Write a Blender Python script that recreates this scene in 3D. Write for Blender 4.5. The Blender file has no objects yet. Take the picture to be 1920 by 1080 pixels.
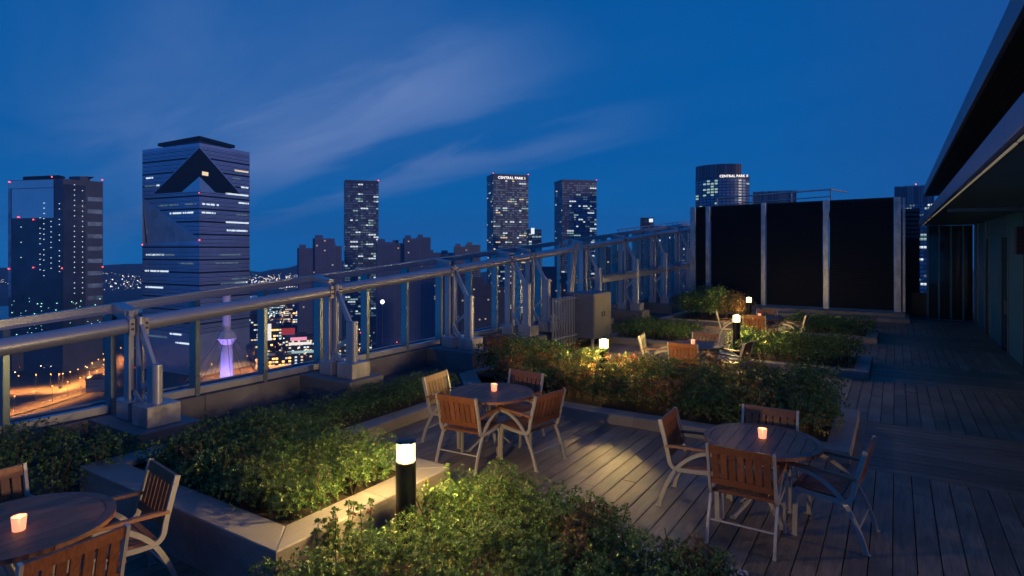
import bpy, math, random
import numpy as np
from mathutils import Vector, Matrix, noise as mnoise

# ---------------------------------------------------------------- camera, sky, sun, exposure
SC = bpy.context.scene
COL = SC.collection
PSI = math.atan(719.0 / 1120.0)          # the deck boards run 32.7 degrees right of the view axis
CS, SN = math.cos(PSI), math.sin(PSI)
EYE = 2.6
GROUND_Z = -130.0

cam_data = bpy.data.cameras.new("camera")
cam_data.sensor_width = 36.0
cam_data.lens = 21.0
cam_data.shift_y = -73.0 / 1920.0
cam_data.clip_start = 0.05
cam_data.clip_end = 20000.0
cam = bpy.data.objects.new("camera", cam_data)
cam.location = (0, 0, EYE)
cam.rotation_euler = (math.radians(90), 0, PSI)
COL.objects.link(cam)
SC.camera = cam

SUN_ELEV = 8.0
SUN_DIR = Vector((0.995, -0.07, 0)).normalized()          # building side, whose warm lights this sun lamp stands in for
world = bpy.data.worlds.new("World")
SC.world = world
world.use_nodes = True
nt = world.node_tree
nt.nodes.clear()
def N(t, **kw):
    n = nt.nodes.new(t)
    for k, v in kw.items():
        setattr(n, k, v)
    return n
def L(a, b):
    nt.links.new(a, b)
out = N('ShaderNodeOutputWorld')
bg = N('ShaderNodeBackground')
bg.inputs['Strength'].default_value = 1.0
L(bg.outputs[0], out.inputs[0])
tc = N('ShaderNodeTexCoord')
sky = N('ShaderNodeTexSky')
sky.sky_type = 'NISHITA'
sky.sun_disc = False
sky.sun_elevation = math.radians(SUN_ELEV)
sky.sun_rotation = math.atan2(SUN_DIR.x, SUN_DIR.y)
sep = N('ShaderNodeSeparateXYZ')
L(tc.outputs['Generated'], sep.inputs[0])
def M(op, a, b=None, clamp=False):
    n = N('ShaderNodeMath', operation=op, use_clamp=clamp)
    for i, v in enumerate((a, b)):
        if v is None:
            continue
        if isinstance(v, (int, float)):
            n.inputs[i].default_value = v
        else:
            L(v, n.inputs[i])
    return n.outputs[0]
def ramp(fac, stops, interp='LINEAR'):
    n = N('ShaderNodeValToRGB')
    n.color_ramp.interpolation = interp
    e = n.color_ramp.elements
    while len(e) < len(stops):
        e.new(0.5)
    for q, (p, c) in zip(e, stops):
        q.position = p
        q.color = (c, c, c, 1) if isinstance(c, (int, float)) else (*c, 1)
    L(fac, n.inputs[0])
    return n.outputs[0]
zup = M('MAXIMUM', sep.outputs[2], 0.0)
grad = ramp(zup, [(0.0, (0.0, 0.175, 0.53)), (0.05, (0.0, 0.140, 0.455)), (0.14, (0.0004, 0.112, 0.39)), (0.4, (0.001, 0.092, 0.345)), (1.0, (0.003, 0.088, 0.33))])
az = M('ADD', M('MULTIPLY', sep.outputs[0], 0.5), 0.5)            # the east side turns purple at dusk
pur = N('ShaderNodeMix', data_type='RGBA')
L(ramp(az, [(0.42, 0.0), (0.62, 0.8)]), pur.inputs[0])
L(grad, pur.inputs[6])
pur.inputs[7].default_value = (0.013, 0.066, 0.275, 1)
# high thin cloud, on a flat layer overhead
den = M('ADD', zup, 0.10)
u = M('DIVIDE', sep.outputs[0], den)
v = M('DIVIDE', sep.outputs[1], den)
w = M('ADD', v, M('MULTIPLY', u, 0.21))
cmb = N('ShaderNodeCombineXYZ')
L(M('MULTIPLY', M('ADD', u, M('MULTIPLY', v, -0.21)), 0.55), cmb.inputs[0])
L(M('MULTIPLY', w, 1.5), cmb.inputs[1])
cn = N('ShaderNodeTexNoise')
cn.inputs['Scale'].default_value = 1.0
cn.inputs['Detail'].default_value = 7.0
cn.inputs['Roughness'].default_value = 0.56
cn.inputs['Distortion'].default_value = 0.6
L(cmb.outputs[0], cn.inputs['Vector'])
wn = M('ADD', w, M('MULTIPLY', M('SUBTRACT', cn.outputs['Fac'], 0.5), 1.1))
bank_w = ramp(M('DIVIDE', wn, 4.0), [(0.06, 0.0), (0.28, 0.38), (0.42, 1.0), (0.465, 0.85), (0.56, 0.06), (0.61, 0.04), (0.68, 0.50), (0.80, 0.0)], 'EASE')
bank_u = ramp(M('DIVIDE', M('ADD', u, 8.0), 8.0), [(0.08, 0.18), (0.42, 0.50), (0.60, 1.0), (0.76, 0.9), (0.9, 0.0)], 'EASE')
wisp = ramp(cn.outputs['Fac'], [(0.42, 0.0), (0.72, 1.0)])
dens = M('MULTIPLY', M('MULTIPLY', bank_w, bank_u), M('ADD', M('MULTIPLY', wisp, 0.55), 0.70), clamp=True)
dens = M('ADD', dens, M('MULTIPLY', wisp, 0.02), clamp=True)
cl = N('ShaderNodeMix', data_type='RGBA')
L(M('MULTIPLY', dens, 0.95, clamp=True), cl.inputs[0])
L(pur.outputs[2], cl.inputs[6])
cl.inputs[7].default_value = (0.140, 0.240, 0.520, 1)
# the physical sky adds its own faint glow
addn = N('ShaderNodeMix', data_type='RGBA', blend_type='ADD')
addn.inputs[0].default_value = 1.0
L(cl.outputs[2], addn.inputs[6])
sk = N('ShaderNodeMix', data_type='RGBA', blend_type='MULTIPLY')
sk.inputs[0].default_value = 1.0
L(sky.outputs[0], sk.inputs[6])
sk.inputs[7].default_value = (0.00001, 0.0001, 0.0003, 1)
L(sk.outputs[2], addn.inputs[7])
L(addn.outputs[2], bg.inputs['Color'])

sun_data = bpy.data.lights.new("sun", 'SUN')  # added in place of the building's warm lights
sun_data.energy = 1.0
sun_data.color = (1.0, 0.62, 0.36)
sun_data.angle = math.radians(6)
sun = bpy.data.objects.new("sun", sun_data)
sdir = Vector((SUN_DIR.x * math.cos(math.radians(SUN_ELEV)), SUN_DIR.y * math.cos(math.radians(SUN_ELEV)), math.sin(math.radians(SUN_ELEV))))
sun.rotation_euler = sdir.to_track_quat('Z', 'Y').to_euler()
sun.location = (20, -10, 30)
COL.objects.link(sun)

vs = SC.view_settings
vs.view_transform = 'Standard'
vs.look = 'None'
vs.exposure = 0.0
vs.gamma = 1.0
vs.use_curve_mapping = False
SC.display_settings.display_device = 'sRGB'
SC.cycles.use_denoising = True
SC.cycles.max_bounces = 6
SC.cycles.volume_bounces = 0
SC.cycles.sample_clamp_indirect = 4.0
SC.cycles.caustics_reflective = False
SC.cycles.caustics_refractive = False

# ---------------------------------------------------------------- helpers
rng = random.Random(7)

def material(name, base, rough=0.5, metal=0.0, var=0.0, vscale=3.0, stretch=(1, 1, 1), bump=0.0, bscale=40.0,
             emit=None, estr=0.0, coords='Object', spec=0.5, var2=None, objvar=0.0, dirt=0.0):
    m = bpy.data.materials.new(name)
    m.use_nodes = True
    t = m.node_tree
    b = t.nodes['Principled BSDF']
    b.inputs['Base Color'].default_value = (*base, 1)
    b.inputs['Roughness'].default_value = rough
    b.inputs['Metallic'].default_value = metal
    b.inputs['Specular IOR Level'].default_value = spec
    if emit:
        b.inputs['Emission Color'].default_value = (*emit, 1)
        b.inputs['Emission Strength'].default_value = estr
    if var or bump or objvar:
        co = t.nodes.new('ShaderNodeTexCoord')
        mp = t.nodes.new('ShaderNodeMapping')
        mp.inputs['Scale'].default_value = stretch
        t.links.new(co.outputs[coords], mp.inputs[0])
        oi = t.nodes.new('ShaderNodeObjectInfo')
        ad = t.nodes.new('ShaderNodeVectorMath'); ad.operation = 'ADD'
        sc_ = t.nodes.new('ShaderNodeVectorMath'); sc_.operation = 'SCALE'
        cx = t.nodes.new('ShaderNodeCombineXYZ')
        for k in range(3):
            t.links.new(oi.outputs['Random'], cx.inputs[k])
        t.links.new(cx.outputs[0], sc_.inputs[0]); sc_.inputs['Scale'].default_value = 37.0
        t.links.new(mp.outputs[0], ad.inputs[0]); t.links.new(sc_.outputs[0], ad.inputs[1])
        n1 = t.nodes.new('ShaderNodeTexNoise')
        n1.inputs['Scale'].default_value = vscale
        n1.inputs['Detail'].default_value = 6
        n1.inputs['Roughness'].default_value = 0.6
        t.links.new(ad.outputs[0], n1.inputs['Vector'])
        rp = t.nodes.new('ShaderNodeValToRGB')
        hi = var2 if var2 else tuple(min(1, c * (1 + var)) for c in base)
        lo = tuple(c * max(0, 1 - var) for c in base)
        rp.color_ramp.elements[0].position = 0.3
        rp.color_ramp.elements[1].position = 0.7
        rp.color_ramp.elements[0].color = (*lo, 1)
        rp.color_ramp.elements[1].color = (*hi, 1)
        t.links.new(n1.outputs['Fac'], rp.inputs[0])
        col = rp.outputs[0]
        if objvar:
            mr = t.nodes.new('ShaderNodeMapRange')
            mr.inputs['To Min'].default_value = 1 - objvar
            mr.inputs['To Max'].default_value = 1 + objvar
            t.links.new(oi.outputs['Random'], mr.inputs[0])
            mx = t.nodes.new('ShaderNodeVectorMath'); mx.operation = 'SCALE'
            t.links.new(col, mx.inputs[0]); t.links.new(mr.outputs[0], mx.inputs['Scale'])
            col = mx.outputs[0]
        if dirt:
            n3 = t.nodes.new('ShaderNodeTexNoise')
            n3.inputs['Scale'].default_value = 1.3
            n3.inputs['Detail'].default_value = 8
            t.links.new(co.outputs['Object'], n3.inputs['Vector'])
            r3 = t.nodes.new('ShaderNodeMapRange')
            r3.inputs['From Min'].default_value = 0.35; r3.inputs['From Max'].default_value = 0.65
            r3.inputs['To Min'].default_value = 1 - dirt; r3.inputs['To Max'].default_value = 1.0
            t.links.new(n3.outputs['Fac'], r3.inputs[0])
            m3 = t.nodes.new('ShaderNodeVectorMath'); m3.operation = 'SCALE'
            t.links.new(col, m3.inputs[0]); t.links.new(r3.outputs[0], m3.inputs['Scale'])
            col = m3.outputs[0]
        t.links.new(col, b.inputs['Base Color'])
        if bump:
            n2 = t.nodes.new('ShaderNodeTexNoise')
            n2.inputs['Scale'].default_value = bscale
            n2.inputs['Detail'].default_value = 4
            t.links.new(ad.outputs[0], n2.inputs['Vector'])
            bp = t.nodes.new('ShaderNodeBump')
            bp.inputs['Strength'].default_value = bump
            bp.inputs['Distance'].default_value = 0.01
            t.links.new(n2.outputs['Fac'], bp.inputs['Height'])
            t.links.new(bp.outputs[0], b.inputs['Normal'])
            rr = t.nodes.new('ShaderNodeMapRange')
            rr.inputs['To Min'].default_value = max(0.05, rough - 0.15)
            rr.inputs['To Max'].default_value = min(1, rough + 0.15)
            t.links.new(n1.outputs['Fac'], rr.inputs[0])
            t.links.new(rr.outputs[0], b.inputs['Roughness'])
    return m

def emitter(name, color, strength):
    m = bpy.data.materials.new(name)
    m.use_nodes = True
    b = m.node_tree.nodes['Principled BSDF']
    b.inputs['Base Color'].default_value = (0.02, 0.02, 0.02, 1)
    b.inputs['Emission Color'].default_value = (*color, 1)
    b.inputs['Emission Strength'].default_value = strength
    return m

class MB:
    """collects faces; build() links them as one mesh object"""
    def __init__(self):
        self.v = []; self.f = []
    def add(self, vs_, fs_):
        o = len(self.v)
        self.v += [tuple(p) for p in vs_]
        self.f += [tuple(i + o for i in q) for q in fs_]
        return self
    def box(self, x0, x1, y0, y1, z0, z1):
        return self.add([(x0,y0,z0),(x1,y0,z0),(x1,y1,z0),(x0,y1,z0),(x0,y0,z1),(x1,y0,z1),(x1,y1,z1),(x0,y1,z1)],
                        [(3,2,1,0),(4,5,6,7),(0,1,5,4),(1,2,6,5),(2,3,7,6),(3,0,4,7)])
    def cbox(self, x0, x1, y0, y1, z0, z1, c=0.004):
        """box with chamfered edges"""
        X = (x0, x1); Y = (y0, y1); Z = (z0, z1)
        vs_ = []; idx = {}
        for i in (0, 1):
            for j in (0, 1):
                for k in (0, 1):
                    sx = c if i == 0 else -c; sy = c if j == 0 else -c; sz = c if k == 0 else -c
                    idx[i, j, k, 0] = len(vs_); vs_.append((X[i], Y[j] + sy, Z[k] + sz))
                    idx[i, j, k, 1] = len(vs_); vs_.append((X[i] + sx, Y[j], Z[k] + sz))
                    idx[i, j, k, 2] = len(vs_); vs_.append((X[i] + sx, Y[j] + sy, Z[k]))
        fs_ = []
        def q(*a):
            fs_.append(tuple(idx[t] for t in a))
        for i in (0, 1):
            a = [(i,0,0,0),(i,1,0,0),(i,1,1,0),(i,0,1,0)]; q(*(a if i else a[::-1]))
            a = [(0,i,0,1),(1,i,0,1),(1,i,1,1),(0,i,1,1)]; q(*(a[::-1] if i else a))
            a = [(0,0,i,2),(1,0,i,2),(1,1,i,2),(0,1,i,2)]; q(*(a if i else a[::-1]))
        for j in (0, 1):
            for k in (0, 1):
                q((0,j,k,1),(1,j,k,1),(1,j,k,2),(0,j,k,2))
                q((j,0,k,0),(j,1,k,0),(j,1,k,2),(j,0,k,2))
                q((j,k,0,0),(j,k,1,0),(j,k,1,1),(j,k,0,1))
        for i in (0, 1):
            for j in (0, 1):
                for k in (0, 1):
                    q((i,j,k,0),(i,j,k,1),(i,j,k,2))
        return self.add(vs_, fs_)
    def prism(self, poly, z0, z1):
        n = len(poly)
        vs_ = [(x, y, z0) for x, y in poly] + [(x, y, z1) for x, y in poly]
        fs_ = [tuple(range(n))[::-1], tuple(range(n, 2 * n))]
        fs_ += [(i, (i + 1) % n, n + (i + 1) % n, n + i) for i in range(n)]
        return self.add(vs_, fs_)
    def sweep(self, path, prof, up=(0, 0, 1), closed=False):
        """profile (a, b) swept along path; a runs sideways, b along the frame's up"""
        P = [Vector(p) for p in path]
        n = len(P); k = len(prof)
        upv = Vector(up)
        rings = []
        for i in range(n):
            a = P[i - 1] if (i > 0 or closed) else P[i]
            b = P[(i + 1) % n] if (i < n - 1 or closed) else P[i]
            t = (b - a).normalized()
            s = t.cross(upv)
            if s.length < 1e-4:
                s = t.cross(Vector((1, 0, 0)))
            s.normalize()
            w_ = s.cross(t).normalized()
            rings.append([P[i] + s * p[0] + w_ * p[1] for p in prof])
        vs_ = [p for r in rings for p in r]
        fs_ = []
        m = n if closed else n - 1
        for i in range(m):
            for j in range(k):
                a = i * k + j; b = i * k + (j + 1) % k
                c = ((i + 1) % n) * k + (j + 1) % k; d = ((i + 1) % n) * k + j
                fs_.append((a, d, c, b))
        if not closed:
            fs_.append(tuple(range(k)))
            fs_.append(tuple(range((n - 1) * k, n * k))[::-1])
        return self.add(vs_, fs_)
    def tube(self, path, r, n=12, closed=False, up=(0, 0, 1)):
        return self.sweep(path, [(r * math.cos(2 * math.pi * i / n), r * math.sin(2 * math.pi * i / n)) for i in range(n)], up, closed)
    def bar(self, path, w_, t_, up=(0, 0, 1)):
        return self.sweep(path, [(-w_/2, -t_/2), (w_/2, -t_/2), (w_/2, t_/2), (-w_/2, t_/2)], up)
    def lathe(self, prof, n=24, at=(0, 0, 0)):
        vs_ = []; fs_ = []
        k = len(prof)
        for i in range(n):
            a = 2 * math.pi * i / n
            for r, z in prof:
                vs_.append((at[0] + r * math.cos(a), at[1] + r * math.sin(a), at[2] + z))
        for i in range(n):
            for j in range(k - 1):
                a = i * k + j; b = ((i + 1) % n) * k + j
                fs_.append((a, b, b + 1, a + 1))
        if prof[0][0] > 1e-6:
            fs_.append(tuple(i * k for i in range(n))[::-1])
        if prof[-1][0] > 1e-6:
            fs_.append(tuple(i * k + k - 1 for i in range(n)))
        return self.add(vs_, fs_)
    def ico(self, c, r, sq=(1, 1, 1)):
        t = (1 + 5 ** .5) / 2
        vs_ = [(-1,t,0),(1,t,0),(-1,-t,0),(1,-t,0),(0,-1,t),(0,1,t),(0,-1,-t),(0,1,-t),(t,0,-1),(t,0,1),(-t,0,-1),(-t,0,1)]
        s = r / math.sqrt(1 + t * t)
        vs_ = [(c[0] + x * s * sq[0], c[1] + y * s * sq[1], c[2] + z * s * sq[2]) for x, y, z in vs_]
        return self.add(vs_, [(0,11,5),(0,5,1),(0,1,7),(0,7,10),(0,10,11),(1,5,9),(5,11,4),(11,10,2),(10,7,6),(7,1,8),(3,9,4),(3,4,2),(3,2,6),(3,6,8),(3,8,9),(4,9,5),(2,4,11),(6,2,10),(8,6,7),(9,8,1)])
    def mesh(self, name, mat, smooth=False):
        me = bpy.data.meshes.new(name)
        me.from_pydata(self.v, [], self.f)
        me.materials.append(mat)
        if smooth:
            me.polygons.foreach_set('use_smooth', [True] * len(me.polygons))
            try:
                me.set_sharp_from_angle(angle=math.radians(40))
            except Exception:
                pass
        me.update()
        return me
    def build(self, name, mat, parent=None, smooth=False, loc=None, kind=None):
        return link(name, self.mesh(name, mat, smooth), parent, loc, kind)

def link(name, data, parent=None, loc=None, kind=None):
    o = bpy.data.objects.new(name, data)
    COL.objects.link(o)
    if parent is not None:
        o.parent = parent
    if loc is not None:
        o.location = loc
    if kind:
        o['kind'] = kind
    return o

def tag(o, label, cat=None, group=None, kind=None):
    o['label'] = label
    if cat: o['category'] = cat
    if group: o['group'] = group
    if kind: o['kind'] = kind
    return o

def thing(name, label, cat, loc=(0, 0, 0), rz=0.0, group=None):
    o = link(name, None, None, loc)
    o.rotation_euler = (0, 0, rz)
    o.empty_display_size = 0.1
    return tag(o, label, cat, group)

def copy_tree(o, parent=None):
    c = o.copy()
    COL.objects.link(c)
    c.parent = parent
    for ch in list(o.children):
        copy_tree(ch, c)
    return c

def struct(o, label):
    o['kind'] = 'structure'; o['label'] = label
    return o

def plan(px, d):
    """a point d metres ahead along the view axis on the bearing of column px"""
    r = (px - 960) / 1120.0 * d
    return (r * CS - d * SN, r * SN + d * CS)
def level(py, d):
    return EYE - (py - 467) / 1120.0 * d
# ---------------------------------------------------------------- materials
MT = {}
MT['deck'] = material('deck_wood', (0.200, 0.155, 0.122), 0.45, var=0.45, vscale=5, stretch=(9, 0.7, 9), bump=0.35, bscale=18, objvar=0.28, dirt=0.45)
MT['deck_x'] = material('deck_wood_cross', (0.195, 0.150, 0.118), 0.45, var=0.45, vscale=5, stretch=(0.7, 9, 9), bump=0.35, bscale=18, objvar=0.28, dirt=0.45)
MT['void'] = material('deck_gap', (0.012, 0.012, 0.014), 0.9)
MT['stone'] = material('granite_rim', (0.265, 0.245, 0.235), 0.55, var=0.16, vscale=60, bump=0.25, bscale=120, dirt=0.3)
MT['concrete'] = material('cast_concrete', (0.27, 0.25, 0.235), 0.75, var=0.16, vscale=14, bump=0.3, bscale=60, dirt=0.35)
MT['curbpaint'] = material('grey_render', (0.19, 0.20, 0.22), 0.6, var=0.12, vscale=6, bump=0.2, bscale=40, dirt=0.3)
MT['soil'] = material('planter_soil', (0.045, 0.033, 0.025), 0.95, var=0.5, vscale=30, bump=0.8, bscale=50)
MT['gravel'] = material('dark_gravel', (0.07, 0.07, 0.075), 0.8, var=0.6, vscale=45, bump=1.0, bscale=60)
MT['pebble'] = material('pale_pebble', (0.52, 0.50, 0.50), 0.6, var=0.25, vscale=9)
MT['teak'] = material('oiled_teak', (0.200, 0.078, 0.038), 0.42, var=0.35, vscale=6, stretch=(14, 14, 1.2), bump=0.15, bscale=30, objvar=0.18)
MT['teak_top'] = material('weathered_teak', (0.30, 0.125, 0.072), 0.55, var=0.35, vscale=5, stretch=(12, 1.0, 12), bump=0.2, bscale=22, objvar=0.25)
MT['alu'] = material('brushed_aluminium', (0.46, 0.45, 0.44), 0.38, metal=0.35, var=0.06, vscale=20, bump=0.05, bscale=80)
MT['steel'] = material('painted_steel', (0.41, 0.45, 0.53), 0.38, metal=0.5, var=0.04, vscale=1.5, bump=0.02, bscale=30, dirt=0.08)
MT['fin'] = material('anodised_fin', (0.22, 0.30, 0.34), 0.30, metal=0.55, var=0.08, vscale=2.0, bump=0.05, bscale=30)
MT['bolt'] = material('dark_bolt', (0.08, 0.08, 0.085), 0.45, metal=0.8)
MT['black'] = material('bollard_black', (0.012, 0.013, 0.013), 0.38, var=0.2, vscale=10)
MT['panel'] = material('black_screen', (0.004, 0.006, 0.009), 0.6, spec=0.3, var=0.4, vscale=2, stretch=(0.4, 1, 12))
MT['galv'] = material('galvanised_steel', (0.42, 0.44, 0.48), 0.4, metal=0.5, var=0.35, vscale=5, stretch=(1, 1, 0.5), bump=0.1, bscale=30)
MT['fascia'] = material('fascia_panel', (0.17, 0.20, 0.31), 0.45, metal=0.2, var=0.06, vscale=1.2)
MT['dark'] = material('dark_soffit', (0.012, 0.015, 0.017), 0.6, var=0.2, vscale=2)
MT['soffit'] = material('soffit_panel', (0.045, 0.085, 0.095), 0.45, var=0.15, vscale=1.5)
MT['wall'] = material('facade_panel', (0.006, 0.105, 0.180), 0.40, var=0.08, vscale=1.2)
MT['frame'] = material('door_frame', (0.12, 0.16, 0.20), 0.35, metal=0.5)
MT['glassdark'] = material('dark_glass', (0.010, 0.014, 0.018), 0.08, spec=0.6)
MT['maroon'] = material('maroon_box', (0.040, 0.008, 0.010), 0.5, var=0.2, vscale=6)
MT['cab'] = material('cabinet_paint', (0.15, 0.17, 0.23), 0.5, var=0.06, vscale=2, dirt=0.2)
MT['bulb'] = emitter('lamp_bulb', (1.0, 0.64, 0.20), 9200.0)
lg = bpy.data.materials.new('lamp_glass'); lg.use_nodes = True      # lit frosted tube round the bulb
_t = lg.node_tree; _t.nodes.clear()
_o = _t.nodes.new('ShaderNodeOutputMaterial'); _m = _t.nodes.new('ShaderNodeMixShader'); _e = _t.nodes.new('ShaderNodeEmission'); _p = _t.nodes.new('ShaderNodeBsdfTransparent')
_e.inputs[0].default_value = (1.0, 0.76, 0.27, 1); _e.inputs[1].default_value = 6.5
_m.inputs[0].default_value = 0.5
_t.links.new(_p.outputs[0], _m.inputs[1]); _t.links.new(_e.outputs[0], _m.inputs[2]); _t.links.new(_m.outputs[0], _o.inputs[0])
MT['lampglass'] = lg
MT['flame'] = emitter('candle_flame', (1.0, 0.62, 0.22), 60.0)
MT['strip'] = emitter('soffit_strip', (1.0, 0.86, 0.62), 0.16)

cup = bpy.data.materials.new('frosted_candle_glass')
cup.use_nodes = True
cb = cup.node_tree.nodes['Principled BSDF']
cb.inputs['Base Color'].default_value = (0.95, 0.66, 0.5, 1)
cb.inputs['Roughness'].default_value = 0.35
cb.inputs['Transmission Weight'].default_value = 0.35
cb.inputs['Subsurface Weight'].default_value = 0.0
cb.inputs['Emission Color'].default_value = (1.0, 0.42, 0.26, 1)
cb.inputs['Emission Strength'].default_value = 0.55      # candle glow put into the cup's own emission
MT['cup'] = cup
MT['wax'] = emitter('lit_wax', (1.0, 0.5, 0.16), 1.6)  # flame light in the wax given as emission

leaf = bpy.data.materials.new('leaf')
leaf.use_nodes = True
lt = leaf.node_tree
lb = lt.nodes['Principled BSDF']
la = lt.nodes.new('ShaderNodeAttribute'); la.attribute_name = 'leaf_colour'
lt.links.new(la.outputs['Color'], lb.inputs['Base Color'])
lb.inputs['Roughness'].default_value = 0.55
tr = lt.nodes.new('ShaderNodeBsdfTranslucent')
lt.links.new(la.outputs['Color'], tr.inputs['Color'])
ms = lt.nodes.new('ShaderNodeMixShader'); ms.inputs[0].default_value = 0.25
lo = [n for n in lt.nodes if n.type == 'OUTPUT_MATERIAL'][0]
lt.links.new(lb.outputs[0], ms.inputs[1]); lt.links.new(tr.outputs[0], ms.inputs[2])
lt.links.new(ms.outputs[0], lo.inputs[0])
MT['leaf'] = leaf
MT['twig'] = material('twig_bark', (0.07, 0.045, 0.03), 0.8, var=0.3, vscale=20)

# ---------------------------------------------------------------- terrace floor
DECK_X0, DECK_X1, DECK_Y0, DECK_Y1 = -6.9, 2.36, -1.6, 26.6
o = MB().box(-9.6, 3.2, -3.0, 31.0, -0.40, -0.035).build('roof_slab', MT['void'])
struct(o, 'dark roof slab under the timber deck')
deck = struct(link('deck', None), 'timber deck of long boards across the roof terrace')
BANDS = [(8.22, 10.50), (13.80, 16.00), (19.20, 21.50)]     # where the boards turn crosswise on the walk
solid = [(-6.9, -3.80, 2.85, 4.65), (-6.6, -0.55, 8.55, 10.45), (-2.7, -0.55, 14.0, 15.9), (-2.7, -0.55, 19.4, 21.4),
         (-7.2, -6.15, 4.5, 9.0), (-6.9, -4.6, 15.6, 17.6), (-3.65, -1.15, -1.6, 4.75)]
BW = 0.172
planks = []
x = DECK_X0
col_i = 0
while x < DECK_X1 - 0.02:
    x1 = min(x + BW, DECK_X1)
    y = DECK_Y0 - rng.uniform(0, 2.4)
    walk = x > -0.47
    while y < DECK_Y1:
        ln = rng.choice((2.4, 3.0, 3.6, 3.6))
        a, b = max(y, DECK_Y0), min(y + ln, DECK_Y1)
        segs = [(a, b)]
        if walk:
            for (p, q) in BANDS:
                ns = []
                for (s, e) in segs:
                    if e <= p or s >= q:
                        ns.append((s, e))
                    else:
                        if s < p: ns.append((s, p))
                        if e > q: ns.append((q, e))
                segs = ns
        for (s, e) in segs:
            if e - s < 0.05: continue
            if any(x > sx0 and x1 < sx1 and s > sy0 and e < sy1 for sx0, sx1, sy0, sy1 in solid): continue
            # leave out boards the parapet and beds cover completely
            planks.append((x, x1, s, e, 0))
        y += ln
    x = x1
for (p, q) in BANDS:
    y = p
    while y < q - 0.03:
        planks.append((-0.46, DECK_X1, y, min(y + BW, q), 1))
        y += BW
def in_view(pl):
    cx, cy = (pl[0] + pl[1]) / 2, (pl[2] + pl[3]) / 2
    d = -cx * SN + cy * CS; r = cx * CS + cy * SN
    return d > 2.2 and abs(r / d) < 1.05
vis = [p for p in planks if in_view(p)]
vis.sort(key=lambda p: math.hypot((p[0] + p[1]) / 2, (p[2] + p[3]) / 2))
near, far = vis[:300], vis[300:]
def plank_mesh(mb, x0, x1, y0, y1, dz=0.0, ox=0, oy=0):
    mb.cbox(x0 + 0.0038 - ox, x1 - 0.0038 - ox, y0 + 0.0025 - oy, y1 - 0.0025 - oy, -0.03 + dz, 0.0 + dz, 0.003)
for (x0, x1, y0, y1, cross) in near:
    mb = MB(); cx, cy = (x0 + x1) / 2, (y0 + y1) / 2
    if cross:
        mb.cbox(x0 + 0.0025 - cx, x1 - 0.0025 - cx, y0 + 0.005 - cy, y1 - 0.005 - cy, -0.03, 0.0, 0.003)
    else:
        plank_mesh(mb, x0, x1, y0, y1, 0, cx, cy)
    mb.build('plank', MT['deck_x' if cross else 'deck'], deck, loc=(cx, cy, rng.uniform(-0.0015, 0.0015)))
mb = MB(); mx = MB()
for (x0, x1, y0, y1, cross) in far:
    if cross: mx.cbox(x0 + 0.0025, x1 - 0.0025, y0 + 0.005, y1 - 0.005, -0.03, 0.0, 0.003)
    else: plank_mesh(mb, x0, x1, y0, y1, rng.uniform(-0.0015, 0.0015))
if mb.v: mb.build('plank', MT['deck'], deck, kind='stuff')
if mx.v: mx.build('plank', MT['deck_x'], deck, kind='stuff')

# ---------------------------------------------------------------- planters
def rim_pieces(root, runs, z0, z1, lip=0.0, mat='stone'):
    """runs: list of quads (4 plan points) that make the stone rim, each its own stone"""
    for poly in runs:
        n = len(poly)
        cx = sum(p[0] for p in poly) / n; cy = sum(p[1] for p in poly) / n
        c = 0.008
        base = [(x_ - cx, y_ - cy) for x_, y_ in poly]
        ins = []
        for (x_, y_) in base:
            ln = math.hypot(x_, y_)
            ins.append((x_ - c * math.copysign(1, x_), y_ - c * math.copysign(1, y_)))
        vs_ = [(x_, y_, z0) for x_, y_ in base] + [(x_, y_, z1 - c) for x_, y_ in base] + [(x_, y_, z1) for x_, y_ in ins]
        fs_ = [tuple(range(n))[::-1], tuple(range(2 * n, 3 * n))]
        for i in range(n):
            j = (i + 1) % n
            fs_ += [(i, j, n + j, n + i), (n + i, n + j, 2 * n + j, 2 * n + i)]
        MB().add(vs_, fs_).build('rim_stone', MT[mat], root, loc=(cx, cy, 0))

def split_run(x0, x1, y0, y1, step=1.5, g=0.0025):
    res = []
    if x1 - x0 >= y1 - y0:
        k = max(1, round((x1 - x0) / step)); s = (x1 - x0) / k
        for i in range(k):
            a, b = x0 + i * s + g, x0 + (i + 1) * s - g
            res.append([(a, y0), (b, y0), (b, y1), (a, y1)])
    else:
        k = max(1, round((y1 - y0) / step)); s = (y1 - y0) / k
        for i in range(k):
            a, b = y0 + i * s + g, y0 + (i + 1) * s - g
            res.append([(x0, a), (x1, a), (x1, b), (x0, b)])
    return res

def planter(name, label, x0, x1, y0, y1, h, w_=0.28, sides='fblr', soil_drop=0.05):
    root = thing(name, label, 'planter', group='raised planters on the deck')
    runs = []
    if 'f' in sides: runs += split_run(x0, x1, y0, y0 + w_)
    if 'b' in sides: runs += split_run(x0, x1, y1 - w_, y1)
    ya = y0 + w_ + 0.003 if 'f' in sides else y0
    yb = y1 - w_ - 0.003 if 'b' in sides else y1
    if 'l' in sides: runs += split_run(x0, x0 + w_, ya, yb)
    if 'r' in sides: runs += split_run(x1 - w_, x1, ya, yb)
    rim_pieces(root, runs, -0.03, h)
    MB().box(x0 + w_ - 0.01, x1 - w_ + 0.01, y0 + w_ - 0.01, y1 - w_ + 0.01, -0.03, h - soil_drop).build('soil', MT['soil'], root)
    return root

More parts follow.
